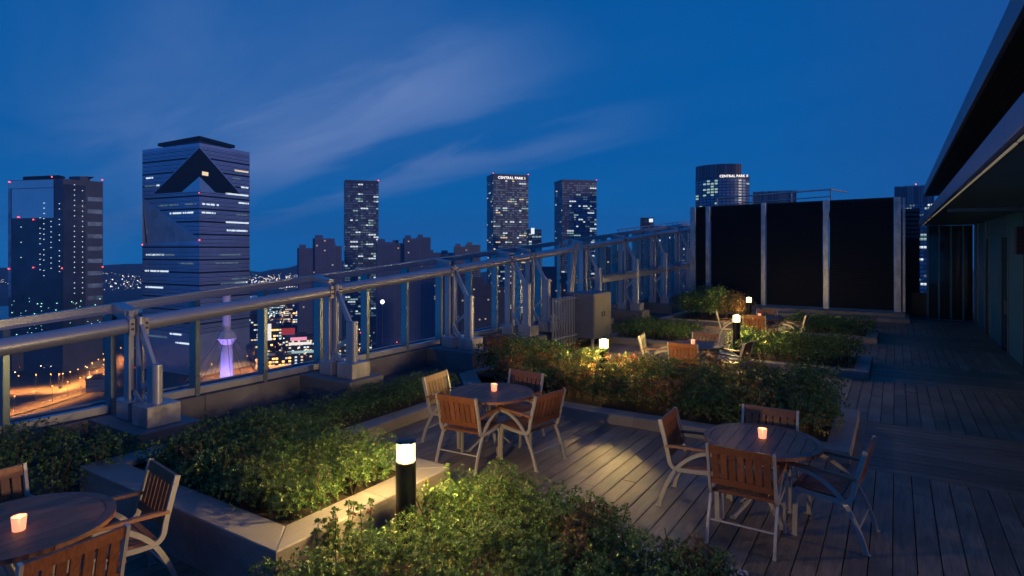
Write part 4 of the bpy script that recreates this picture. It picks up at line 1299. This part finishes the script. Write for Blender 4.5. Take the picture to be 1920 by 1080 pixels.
# three balconied glass towers
def low(u_, v_): return 0.35 + 1.3 * (1 - v_) if v_ > 0.55 else 1.1
t3, w, dp, h = slab_tower('slim dark tower with scattered lit windows standing left of centre', 645, 709, 338, 900, 3, 34, [WW, WG, WD, WD, WD], 0.25, 41, yaw=4, prob=low, bay=3.6)
beacon(t3, w/2, -dp/2, h + .8)
for k in range(3):
    MB().box(-w/2 - .4, w/2 + .4, -dp/2 - .4, dp/2 + .4, h - 14 + k * 5, h - 12.6 + k * 5).build('roof_band', MT['t_band'], t3)
t4, w, dp, h = slab_tower('tall tower with a lit name sign along its roof, left of its twin', 912, 991, 328, 950, 13, 38, [WW, WG, WY, WD, WD], 0.20, 44, yaw=17, prob=lambda u_, v_: (1.5 if u_ > .7 else .8) * low(u_, v_), bay=3.8)
MB().box(-w/2 - .4, w/2 + .4, -dp/2 - .4, dp/2 + .4, h - 8.6, h + 1.0).build('roof_band', MT['t_dark'], t4)
sign(t4, 'CENTRAL PARK I', 5.6, (1.0, -dp/2 - 0.9, h - 6.6))
beacon(t4, w/2, -dp/2, h + 2); beacon(t4, -w/2, -dp/2, h + 2, .6)
t5, w, dp, h = slab_tower('tall tower right of the one with the roof sign, lit windows down its right side', 1038, 1119, 338, 950, 17, 40, [WW, WW, WG, WD, WD], 0.20, 47, yaw=20, prob=lambda u_, v_: (1.7 if u_ > .75 else .7) * low(u_, v_), bay=3.8)
MB().box(-w/2 - .4, w/2 + .4, -dp/2 - .4, dp/2 + .4, h - 4, h + 0.6).build('roof_band', MT['t_dark'], t5)
beacon(t5, w/2, -dp/2, h + 1.5, .6)

# rounded tower with ribbed crown and second name sign
def ribbed(root, poly, z0, z1, n, seed):
    gq = random.Random(seed)
    mb = {0: MB(), 1: MB()}
    per = [(Vector(poly[i]), Vector(poly[(i + 1) % len(poly)])) for i in range(len(poly))]
    for a, b in per:
        L_ = (b - a).length; k = max(1, int(L_ / 1.9))
        t = (b - a).normalized(); nn = Vector((t.y, -t.x))
        for i in range(k):
            p = a + t * (L_ * (i + .5) / k) + nn * .25
            hw = gq.choice((.35, .5, .7))
            q0 = p - t * hw; q1 = p + t * hw
            mb[gq.randrange(2)].add([(q0.x, q0.y, z0), (q1.x, q1.y, z0), (q1.x, q1.y, z1), (q0.x, q0.y, z1)], [(0, 1, 2, 3)])
    for k, m in ((0, 't_pale'), (1, 't_band')):
        if mb[k].v: mb[k].build('crown_rib', MT[m], root, kind='stuff')
t6 = tower_root('tower', 'round-fronted tower with ribbed crown and lit name sign above the black screen wall', 'tower', 1354, 820, 0, 'high-rise towers on the skyline')
R6 = 35.0
def roundplan(r, x0=-1.0, x1=1.0, n=14):
    pts = [(r * (x0 + (x1 - x0) * i / n), 0) for i in range(n + 1)]
    return [(x, -math.sqrt(max(0, (r * 1.15) ** 2 - x * x)) + r * 0.55) for x, _ in pts] + [(r * x1, r * .9), (r * x0, r * .9)]
h6 = level(326, 790) - GROUND_Z; h6b = level(305, 790) - GROUND_Z
pl = roundplan(R6)
MB().prism(pl, 0, h6).build('body', MT['t_dark'], t6)
pl2 = roundplan(R6, -1.0, 0.72)
MB().prism([(x * .985, y * .985 + .3) for x, y in pl2], h6 + .02, h6b).build('crown', MT['t_dark'], t6)
ribbed(t6, pl2[:-2], h6 - 2, h6b, 0, 3)
gq = random.Random(5)
wins = {0: MB(), 1: MB()}
for z in np.arange(60, h6 - 6, 3.8):
    for i in range(14):
        a, b = Vector(pl[i]), Vector(pl[i + 1])
        lit_ = gq.random() < (0.5 if (2 <= i <= 5 and 8 < (h6 - z) < 30) else 0.04)
        nn = Vector((b.y - a.y, -(b.x - a.x))).normalized() * .2
        p, q = a.lerp(b, .12) + nn, a.lerp(b, .88) + nn
        wins[1 if lit_ else 0].add([(p.x, p.y, z), (q.x, q.y, z), (q.x, q.y, z + 2.3), (p.x, p.y, z + 2.3)], [(0, 1, 2, 3)])
wins[0].build('window', MT['t_pane'], t6, kind='stuff'); wins[1].build('lit_window', WG, t6, kind='stuff')
sign(t6, 'CENTRAL PARK II', 4.4, (R6 * .42, -R6 * .60, h6 - 3.6), (math.pi / 2, 0, math.radians(14)))

t7 = tower_root('tower', 'wide ribbed tower top just above the screen wall guard rail', 'tower', 1452, 950, 0)
h7 = level(357, 930) - GROUND_Z
P7 = [(-31, -16), (31, -16), (31, 16), (-31, 16)]
MB().prism(P7, 0, h7 - 1).build('body', MT['t_dark'], t7); ribbed(t7, P7, h7 - 26, h7, 0, 8)
t8 = tower_root('tower', 'pale ribbed tower beside the canopy edge with a red beacon', 'tower', 1713, 640, 0)
h8 = level(347, 625) - GROUND_Z
P8 = [(-17, -15), (17.5, -15), (17.5, 15), (-17, 15)]
MB().prism(P8, 0, h8 - 1).build('body', MT['t_dark'], t8); ribbed(t8, P8, h8 - 19, h8, 0, 12)
facade(t8, random.Random(9), 'f', 34, 30, 20, h8 - 19, 3.4, 2.6, 0.22, [WW, WG, WD], 0.8)
beacon(t8, 2, -15, h8 + 1, .6)
slab_tower('tower with rows of lit windows framed under the canopy at the right', 1722, 1768, 405, 520, 2, 20, [WW, WG, WD], 0.20, 61, yaw=3, bay=2.2, zlow=60)
slab_tower('low pale block with two bright roof lights beyond the far railing', 1200, 1292, 424, 760, 4, 30, [WW, WD], 0.06, 62, yaw=5, body='t_concd', bay=4)
ts, w, dp, h = slab_tower('small square turret block with a bright roof sign left of the screen wall', 1200, 1226, 408, 780, 3, 16, [WW], 0.05, 63, yaw=5, body='t_concd')
MB().box(2, 7, -dp/2 - .5, -dp/2 - .2, h - 6, h - 1.5).build('sign_panel', WW, ts)
tk, w, dp, h = slab_tower('slender dark block with a bright lit top floor right of the roof sign tower', 988, 1015, 430, 880, 3, 20, [WW, WG], 0.15, 64, yaw=8, body='t_concd')
MB().box(-6, -1, -dp/2 - .5, -dp/2 - .2, h - 7, h + 2).build('sign_panel', WW, tk)

# apartment blocks in purple dusk
AP = 'grey apartment blocks of the district'
def block(label, parts, d, seed, yaw=10, mat='t_conc', lit=0.012, dep=22):
    """parts: (px0, px1, pytop, set-back)"""
    a, b = min(p[0] for p in parts), max(p[1] for p in parts)
    root = tower_root('apartment_block', label, 'building', (a + b) / 2, d, yaw, AP)
    c = (a + b) / 2; gq = random.Random(seed); k = d / 1120.0 / math.cos(math.radians(yaw))
    for i, (p0, p1, pt, sb) in enumerate(parts):
        x0, x1 = (p0 - c) * k + 0.05 * i, (p1 - c) * k
        h = level(pt, d) - GROUND_Z
        MB().box(x0, x1, -dep/2 + sb, dep/2 + sb * 0.5 + 0.13 * i, 0, h).build('wing', MT[mat], root)
        MB().box(x0 + 2, x0 + (x1 - x0) * .45, -2 + sb, 5 + sb, h + .01, h + 4).build('stair_head', MT[mat], root)
        wn = MB(); wl = MB(); z = 20
        while z < h - 3:
            x = x0 + 1.2
            while x < x1 - 2:
                (wl if gq.random() < lit else wn).add([(x, -dep/2 + sb - .1, z), (x + 1.7, -dep/2 + sb - .1, z), (x + 1.7, -dep/2 + sb - .1, z + 1.5), (x, -dep/2 + sb - .1, z + 1.5)], [(0, 1, 2, 3)])
                x += 3.0
            z += 2.9
        if wn.v: wn.build('window', MT['t_concd'], root, kind='stuff')
        if wl.v: wl.build('lit_window', WA, root, kind='stuff')
    return root
block('stepped purple-grey apartment block left of the slim dark tower', [(562, 592, 465, 4), (589, 624, 447, 0), (621, 638, 461, 5)], 720, 1, 8)
block('broad apartment block right of the slim dark tower, seen over the rail', [(708, 742, 454, 3), (735, 764, 456, 6), (757, 786, 447, 0), (782, 806, 445, 4), (803, 826, 474, 8)], 780, 2, 6)
block('pale topped apartment block low over the rail near the centre', [(852, 878, 462, 0), (874, 900, 459, 4)], 900, 3, 5, 't_pale', 0.04)
block('hazy low apartment row between the two centre blocks', [(812, 850, 478, 0), (826, 856, 474, 6)], 1000, 4, 3, 't_conc', 0.05)
block('apartment wings behind the fins at the centre right', [(862, 905, 520, 0), (900, 948, 540, 5)], 640, 5, 8, 't_concd', 0.04)
block('apartment block low between the two twin towers', [(990, 1045, 500, 0), (1030, 1075, 512, 6)], 700, 6, 6, 't_concd', 0.04)
block('apartment block behind the far railing fins', [(1120, 1180, 470, 0), (1170, 1240, 480, 6)], 620, 7, 5, 't_concd', 0.05)

# ---------------------------------------------------------------- faceted office tower
D2 = 620.0
def pt2(px, d): 
    return Vector(plan(px, d))
Cc_ = pt2(374, D2)                                   # the near corner
A_ = pt2(267, D2 + 44); B_ = pt2(468, D2 + 60)       # left and right corners
Dd = A_ + B_ - Cc_                                   # hidden rear corner
t2 = thing('tower', 'faceted glass office tower with dark triangular notch near its top', 'tower', (Cc_.x, Cc_.y, GROUND_Z), 0, 'high-rise towers on the skyline')
LA, LB, LD = A_ - Cc_, B_ - Cc_, Dd - Cc_
def on(u_, side, z, off=0.0):
    v_ = (LA if side == 'l' else LB)
    n_ = Vector((v_.y, -v_.x)).normalized()
    if n_.dot(Cc_) > 0: n_ = -n_
    p = v_ * u_ + n_ * off
    return (p.x, p.y, z)
zt_ = level(268, D2) - GROUND_Z; z1_ = level(277, D2) - GROUND_Z; z2_ = level(358, D2) - GROUND_Z; za_ = level(331, D2) - GROUND_Z
zq_ = level(451, D2) - GROUND_Z
zlA = level(373, D2 + 44) - GROUND_Z
C0, Ct = (0, 0, 0), (0, 0, z2_)
ul, ur = 0.80, 0.82
# lower shaft with the cut facet on the left face
mb = MB()
Rin = LA * 0.945 + (LD - LA) * 0.04
mb.add([C0, (LA.x, LA.y, 0), (LA.x, LA.y, zq_ - 3), (0, 0, zq_)], [(0, 1, 2, 3)])                       # left, lower part
mb.add([(0, 0, zq_), (LA.x, LA.y, zlA), (LA.x, LA.y, z2_), (0, 0, z2_)], [(0, 1, 2, 3)])               # left, upper part
mb.add([C0, (LB.x, LB.y, 0), (LB.x, LB.y, z2_), (0, 0, z2_)], [(3, 2, 1, 0)])                           # right
mb.add([(LA.x, LA.y, 0), (LD.x, LD.y, 0), (LD.x, LD.y, zt_), (LA.x, LA.y, zt_)], [(0, 1, 2, 3)])
mb.add([(LB.x, LB.y, 0), (LD.x, LD.y, 0), (LD.x, LD.y, zt_), (LB.x, LB.y, zt_)], [(3, 2, 1, 0)])
mb.add([(0, 0, z2_), on(ul, 'l', z2_), on(ur, 'r', z2_)], [(0, 1, 2)])                                 # ledge under the notch
mb.add([(0, 0, z1_), on(ul, 'l', z2_), (LA.x, LA.y, z2_), (LA.x, LA.y, zt_), (0, 0, zt_)], [(0, 1, 2, 3, 4)])
mb.add([(0, 0, z1_), on(ur, 'r', z2_), (LB.x, LB.y, z2_), (LB.x, LB.y, zt_), (0, 0, zt_)], [(4, 3, 2, 1, 0)])
mb.add([(0, 0, zt_), (LA.x, LA.y, zt_), (LD.x, LD.y, zt_), (LB.x, LB.y, zt_)], [(0, 1, 2, 3)])
mb.build('body', MT['t_glass2'] if 't_glass2' in MT else MT['t_glass'], t2)
MB().add([(0, 0, zq_), (LA.x, LA.y, zlA), (Rin.x, Rin.y, zq_ - 3)], [(0, 1, 2)]).add([(0, 0, zq_ - .02), (Rin.x, Rin.y, zq_ - 3.02), (LA.x, LA.y, zq_ - 3.02)], [(0, 1, 2)]).build('facet', MT['t_facet'], t2)
MB().add([(0, 0, z1_), on(ul, 'l', z2_), on(ur, 'r', z2_)], [(0, 1, 2)]).build('notch', MT['t_black'], t2)
MB().add([(0, 0, z2_ + .05), on(.30, 'l', z2_ + .05), on(.30, 'r', z2_ + .05), (0, 0, za_)], [(0, 1, 3), (2, 0, 3), (1, 2, 3)]).build('corner_pyramid', MT['t_sky'], t2)
r2 = MB()
def lerp2(a, b, t): return a + (b - a) * t
cen = LD * 0.5
rf = [cen + (p - cen) * k for p, k in ((Vector((0, 0)), .97), (LA, .72), (LD, .8), (LB, .72))]
r2.prism([(p.x, p.y) for p in rf], zt_ + 4.5, zt_ + 7.7).build('roof_plate', MT['t_black'], t2)
rf = [cen + (p - cen) * k for p, k in ((Vector((0, 0)), .86), (LA, .60), (LD, .7), (LB, .60))]
MB().prism([(p.x, p.y) for p in rf], zt_ + .01, zt_ + 4.49).build('plant_room', MT['t_dark'], t2)
# spandrel bands, each its own ledge; lit strips of office windows
def strip(side, u0, u1, z, h_, off, name, mat, mull=None, kind=None, gq=None):
    m_ = MB()
    if mull is None:
        m_.add([on(u0, side, z, off), on(u1, side, z, off), on(u1, side, z + h_, off), on(u0, side, z + h_, off)], [(0, 1, 2, 3)])
    else:
        k = int((u1 - u0) * 60 / mull)
        for i in range(k):
            if gq.random() < 0.12: continue
            a = u0 + (u1 - u0) * (i + .08) / k; b = u0 + (u1 - u0) * (i + .92) / k
            m_.add([on(a, side, z, off), on(b, side, z, off), on(b, side, z + h_ * gq.uniform(.7, 1), off), on(a, side, z + h_, off)], [(0, 1, 2, 3)])
    return m_.build(name, mat, t2, kind=kind)
FH = 4.45
nfl = int(zt_ / FH)
fine = {'l': MB(), 'r': MB()}
def limit(side, z):
    """u range of solid wall at height z"""
    if z2_ - .3 < z < z1_ + .1:
        u_ = (z1_ - z) / (z1_ - z2_) * (ul if side == 'l' else ur)
        return (max(0.0, u_) + .012, 1.0)
    if side == 'l' and zq_ - 4 < z < zlA + 1:
        return (0.0, max(0.0, min(1.0, (z - zq_) / (zlA - zq_))) - .02)
    return (0.0, 1.0)
for i in range(10, nfl):
    z = i * FH
    for side in 'lr':
        for zz, hh in ((z, .72), (z + 1.55, .36), (z + 3.0, .36)):
            u0, u1 = limit(side, zz)
            if u1 - u0 < .03: continue
            fine[side].add([on(u0, side, zz, .12), on(u1, side, zz, .12), on(u1, side, zz + hh, .12), on(u0, side, zz + hh, .12)], [(0, 1, 2, 3)])
        if i % 3 == 0:
            u0, u1 = limit(side, z + .6)
            if u1 - u0 > .05:
                strip(side, u0, u1, z + .72, 1.35, .2, 'spandrel_band', MT['t_black'])
for side in 'lr': fine[side].build('spandrel', MT['t_band'], t2, kind='stuff')
gq = random.Random(77)
def zpx(py, side, u_):
    p = Cc_ + (LA if side == 'l' else LB) * u_
    d_ = -p.x * SN + p.y * CS
    return level(py, d_) - GROUND_Z
for (side, u0, u1, py, m_) in [('l', .80, .93, 334, WW), ('l', .72, .95, 350, WD), ('l', .68, .74, 349, WW), ('l', .35, .70, 390, WD), ('l', .05, .24, 387, WD), ('l', .10, .50, 405, WW), ('l', .60, .93, 480, WW), ('l', .42, .93, 480, WD),
        ('l', .52, .95, 510, WW), ('l', .62, .94, 540, WW), ('l', .10, .35, 495, WD), ('l', .3, .5, 632, WW), ('l', .15, .4, 645, WW), ('l', .55, .9, 632, WD),
        ('r', .05, .36, 389, WW), ('r', .04, .30, 403, WW), ('r', .50, .97, 366, WW), ('r', .75, .98, 381, WW), ('r', .72, .95, 408, WD), ('r', .50, .98, 424, WW), ('r', .52, .95, 438, WW), ('r', .38, .80, 480, WD),
        ('r', .30, .75, 494, WD), ('r', .62, .95, 523, WD), ('r', .4, .9, 537, WD), ('r', .7, .95, 535, WW), ('r', .68, .97, 326, WY), ('r', .64, .80, 337, WD), ('r', .80, .97, 354, WW)]:
    um = (u0 + u1) / 2
    z = zpx(py, side, um)
    z = round(z / FH) * FH + .85
    strip(side, u0, u1, z, 1.9, .3, 'lit_window_strip', m_, mull=0.75, gq=gq, kind='stuff')
# warm lit room deep in the notch
q0 = Vector(on(.02, 'r', 0)) * .6; 
nv = (Vector(on(ur, 'r', z2_)) - Vector((0, 0, z1_)))
nu = (Vector(on(ul, 'l', z2_)) - Vector((0, 0, z1_)))
nrm = nu.cross(nv).normalized()
if nrm.dot(Vector((Cc_.x, Cc_.y, 0))) > 0: nrm = -nrm
def onnotch(a, b): return Vector((0, 0, z1_)) + nu * a + nv * b + nrm * .4
MB().add([onnotch(.20, .28), onnotch(.14, .36), onnotch(.18, .40), onnotch(.24, .32)], [(0, 1, 2, 3)]).build('lit_window', WY, t2)
beacon(t2, 0, 0, zq_ + .5, .8); beacon(t2, LA.x, LA.y, zq_ - 4, .8)
beacon(t2, 0, -0.5, z2_ - 2, .5)

# ---------------------------------------------------------------- dark tower at the far left
D1 = 640.0
C1 = Vector(plan(118, D1)); A1 = Vector(plan(16, D1 + 17)); B1 = Vector(plan(193, D1 + 32))
t1 = thing('tower', 'dark glass tower at the far left with columns of tiny lights', 'tower', (C1.x, C1.y, GROUND_Z), 0, 'high-rise towers on the skyline')
LA, LB = A1 - C1, B1 - C1; LD = LA + LB
Cc_ = C1
H1_ = level(335, D1) - GROUND_Z
MB().prism([(0, 0), (LB.x, LB.y), (LD.x, LD.y), (LA.x, LA.y)], 0, H1_).build('body', MT['t_dark'], t1)
def z1p(py): return level(py, D1) - GROUND_Z
def quad1(name, side, u0, u1, pya, pyb, off, mat, parent=None):
    return MB().add([on(u0, side, z1p(pyb), off), on(u1, side, z1p(pyb), off), on(u1, side, z1p(pya), off), on(u0, side, z1p(pya), off)], [(0, 1, 2, 3)]).build(name, mat, t1)
quad1('sky_reflection_pane', 'l', .16, .93, 352, 408, .5, MT['t_sky'])  # reflected sky put in as a lighter pane
quad1('sky_reflection_pane', 'l', .16, 1.0, 336, 351, .6, MT['t_sky'])
quad1('corner_strip', 'l', .94, 1.0, 352, 560, .5, MT['t_pane'])
quad1('dark_pane', 'l', -0.0, .92, 410, 640, .4, MT['t_deep'])  # reflection of other buildings put in as a darker pane
quad1('dark_pane', 'r', .0, .55, 345, 640, .4, MT['t_deep'])
for k in range(9):
    quad1('floor_band', 'r', .60, .98, 366 + k * 24, 374 + k * 24, .45, MT['t_pane'])
ln = MB(); gq = random.Random(8)
for side, u_, pa, pb in (('l', .40, 408, 512), ('l', .33, 380, 520), ('l', .20, 415, 512), ('l', .05, 372, 520), ('r', .27, 345, 560), ('r', .47, 355, 560), ('l', .75, 425, 500), ('r', .32, 560, 600)):
    py_ = pa
    while py_ < pb:
        if gq.random() < .85:
            z = z1p(py_); s = .52
            c_ = Vector(on(u_, side, z, .9))
            ln.ico(c_, s)
        py_ += 9.8 if u_ != .75 else 29
ln.build('stair_light', WW, t1, kind='stuff')
ln = MB()
for _ in range(70):
    sd = gq.choice('lr'); z = z1p(gq.uniform(560, 640))
    ln.ico(Vector(on(gq.uniform(.05, .95), sd, z, .9)), gq.choice((.25, .3, .5)))
ln.build('office_light', LG, t1, kind='stuff')
for u_, side, py_ in ((.97, 'l', 338), (.18, 'l', 331), (.97, 'r', 331), (.80, 'l', 406), (.52, 'l', 411), (.52, 'l', 502), (.0, 'l', 503), (.98, 'r', 502), (.98, 'l', 505)):
    c_ = on(u_, side, z1p(py_), 1.2); beacon(t1, *c_, .7)
MB().prism([(p.x, p.y) for p in (LB * .1 + LA * .15, LB * .15 + LA * .85, LD * .8 + LA * .1, LB * .45 + LA * .3)], H1_ + .01, H1_ + 4.5).build('plant_room', MT['t_black'], t1)
MB().prism([(p.x, p.y) for p in (LB * .55 + LA * .1, LB * .55 + LA * .3, LB * .75 + LA * .3, LB * .75 + LA * .1)], H1_ + .01, H1_ + 5).build('plant_room', MT['t_dark'], t1)
dish = LB * .85 + LA * .15
MB().lathe([(1.0, 0), (1.0, 3), (4.5, 5), (4.5, 5.6), (0, 5.6)], 12).build('dish', MT['t_dark'], t1, loc=(dish.x, dish.y, H1_))

# ---------------------------------------------------------------- purple pylon with stays
xq, yq = plan(425, 540)
py = thing('pylon', 'tall slender pylon floodlit purple, with stay cables, seen behind the railing', 'pylon', (xq, yq, GROUND_Z))
hp = level(548, 540) - GROUND_Z
hb_ = level(640, 540) - GROUND_Z
MT['pyl'] = material('pale_pylon', (0.55, 0.55, 0.60), 0.5, var=0.05, vscale=0.2)
MB().lathe([(6.2, 0), (4.8, hb_ - 4), (4.2, hb_ - 3)], 10).build('lower_shaft', MT['pyl'], py, smooth=True)
MB().lathe([(4.2, hb_ - 3.0), (8.6, hb_ + 3), (6.3, hb_ + 8), (3.6, hb_ + 10)], 8).build('collar', MT['pyl'], py)
MB().lathe([(3.6, hb_ + 10), (3.5, hp), (0, hp)], 10).build('upper_shaft', MT['pyl'], py, smooth=True)
for i in range(14):
    a = 2 * math.pi * i / 14
    MB().tube([(4 * math.cos(a), 4 * math.sin(a), hb_ + 6), (46 * math.cos(a), 46 * math.sin(a), 0.5)], 0.22, 4).build('stay_cable', MT['bolt'], py)
for k, a in enumerate((-2.2, -0.6)):
    sp = bpy.data.lights.new('pylon_floodlight', 'SPOT'); sp.energy = 1.5e5; sp.color = (0.40, 0.26, 1.0); sp.spot_size = math.radians(80); sp.spot_blend = 0.6; sp.shadow_soft_size = 0.5
    so = link('pylon_floodlight', sp, py, (30 * math.cos(a + PSI), 30 * math.sin(a + PSI), 6))
    tgt = Vector((0, 0, hp * 0.55)) - Vector(so.location)
    so.rotation_euler = tgt.to_track_quat('-Z', 'Y').to_euler()
    MB().cbox(-.8, .8, -.8, .8, -6, -1.2, .1).build('floodlight_housing', MT['bolt'], py, loc=so.location)

# ---------------------------------------------------------------- low buildings of the near district
LOWG = 'low lit buildings of the near district'
def lowrise(label, pxc, pybase, wpx, hpx, seed, mats, lit=0.3, dep=18, sig=None, body='t_concd', yaw=0):
    d = (EYE - GROUND_Z) * 1120.0 / (pybase - 467)
    root = tower_root('low_building', label, 'building', pxc, d + dep / 2, yaw, LOWG)
    w = wpx / 1120.0 * d; h = hpx / 1120.0 * d
    gq = random.Random(seed)
    MB().box(-w/2, w/2, -dep/2, dep/2, 0, h).build('wall', MT[body], root)
    MB().box(-w/2 - .4, w/2 + .4, -dep/2 - .4, dep/2 + .4, h + .01, h + .9).build('parapet', MT['t_band'], root)
    MB().box(-w*.2, w*.15, -3, 4, h + .91, h + 3.6).build('plant_room', MT['t_concd'], root)
    nf = max(1, int(h / 3.6)); nb = max(2, int(w / 3.2)); bw = w / nb
    bins = [MB() for _ in range(len(mats) + 1)]
    for i in range(nf):
        rowlit = gq.random() < .5
        for j in range(nb):
            a, b = -w/2 + j * bw + .4, -w/2 + (j + 1) * bw - .4; z = i * 3.6 + .9
            k = gq.randrange(len(mats)) + 1 if gq.random() < (lit * (1.6 if rowlit else .5)) else 0
            bins[k].add([(a, -dep/2 - .12, z), (b, -dep/2 - .12, z), (b, -dep/2 - .12, z + 1.9), (a, -dep/2 - .12, z + 1.9)], [(0, 1, 2, 3)])
    for k, b in enumerate(bins):
        if b.v: b.build('window' if k == 0 else 'lit_window', MT['t_dark'] if k == 0 else mats[k - 1], root, kind='stuff')
    if sig:
        for (u_, v_, sw2, sh2, m_) in sig:
            MB().box(u_ * w - sw2 * w / 2, u_ * w + sw2 * w / 2, -dep/2 - .6, -dep/2 - .3, v_ * h, (v_ + sh2) * h).build('sign_panel', m_, root)
    return root
SR = emitter('sign_red', (1.0, 0.10, 0.10), 0.35); SWH = emitter('sign_bright', (1.0, 0.93, 0.86), 1.0); SO = emitter('sign_orange', (1.0, 0.38, 0.10), 1.6); SB = emitter('sign_blue', (0.35, 0.6, 1.0), 0.9); SP = emitter('sign_pink', (1.0, 0.35, 0.5), 1.0)
lowrise('lit block with a tall white billboard right of the second fin', 512, 672, 30, 62, 1, [WW, WY, LO], .35, sig=[(-.28, .55, .36, .5, SWH)])
lowrise('block with a slanted red sign in the bright district', 540, 655, 40, 44, 2, [WW, WG, WY], .35, sig=[(.0, .62, .6, .28, SR)])
lowrise('shop block with white and pink sign rows above the avenue', 566, 684, 58, 52, 3, [WW, WY], .30, sig=[(-.05, .72, .7, .10, SWH), (-.1, .88, .5, .12, SP), (0, .42, .9, .09, WG)])
lowrise('narrow orange lit shop beside the avenue', 488, 690, 18, 44, 4, [LO, WY], .45, sig=[(0, .1, .8, .3, SO)])
lowrise('shop row glowing orange at street level below the rail', 525, 694, 40, 26, 5, [LO, WY], .5, sig=[(0, .1, .9, .25, SO)])
lowrise('dark block with a few white windows under the faceted tower', 330, 690, 60, 30, 6, [WW, SR], .10, sig=[(.2, .5, .5, .12, SR)])
lowrise('small block with a red sign strip between the near posts', 262, 692, 24, 36, 7, [SR, WY], .2, sig=[(.1, .6, .7, .18, SR)])
lowrise('long low podium with green-white shop lights below the purple block', 640, 672, 60, 34, 8, [WG, WY, WW], .4)
lowrise('small orange-pink lit pavilion between the middle fins', 727, 640, 30, 18, 9, [LO, SP], .5, sig=[(0, .5, .9, .3, SO)])
lowrise('row of white lit stalls low behind the middle fins', 690, 660, 44, 12, 10, [WW, WG], .6)
lowrise('low hall with blue-white roof lights behind the centre fins', 775, 648, 40, 14, 11, [WW, WD], .5)
lowrise('tall narrow orange neon building between the centre fins', 815, 630, 16, 46, 12, [SO, LO], .7, sig=[(0, .3, .6, .6, SO)])
lowrise('dark office block at the foot of the far left tower', 100, 690, 120, 40, 13, [WW, WG], .06)
lowrise('blue-roofed low block by the near outer post', 185, 735, 40, 22, 14, [WD], .1, body='t_conc')
lowrise('dim block with a cyan sign under the near rail', 70, 668, 40, 20, 15, [WG], .1, sig=[(0, .5, .4, .2, LG)])
lowrise('mid-rise block with white windows left of the avenue', 478, 640, 24, 50, 16, [WW, WY], .3)
lowrise('mid-rise block with yellow sign behind the second fin', 470, 612, 30, 34, 17, [WY, WW], .35, sig=[(.2, .4, .4, .3, WY)])
lowrise('distant lit block beyond the avenue end', 545, 600, 26, 30, 18, [WW, WY], .45)
lowrise('distant white lit block above the avenue', 520, 596, 28, 26, 19, [WW, WG], .5)
lowrise('distant block with bright corner lights left of the apartments', 556, 618, 14, 40, 20, [WW, LO], .5, sig=[(.2, .75, .5, .12, SWH)])
lowrise('low lit block behind the fins right of centre', 930, 620, 40, 40, 21, [WW, WG], .2)
lowrise('low lit block under the twin towers', 985, 600, 40, 40, 22, [WW, SP], .25)
lowrise('pink lit slender block behind the bar screen', 1030, 600, 18, 50, 23, [SP, WW], .4)
lowrise('yellow-windowed block behind the far fins', 1190, 575, 30, 46, 24, [WY], .25)

# ---------------------------------------------------------------- evening air over the city
hz = bpy.data.materials.new('evening_haze'); hz.use_nodes = True
ht = hz.node_tree; ht.nodes.clear()
ho = ht.nodes.new('ShaderNodeOutputMaterial'); hv = ht.nodes.new('ShaderNodeVolumePrincipled')
hv.inputs['Color'].default_value = (0.22, 0.58, 1.0, 1); hv.inputs['Density'].default_value = 0.00018; hv.inputs['Anisotropy'].default_value = 0.0
ht.links.new(hv.outputs[0], ho.inputs['Volume'])
hm = MB().box(-3700, 1900, -300, 3700, GROUND_Z - 1.5, 175).build('haze', hz)
tag(hm, 'thin blue evening haze over the whole city', 'haze', kind='stuff')
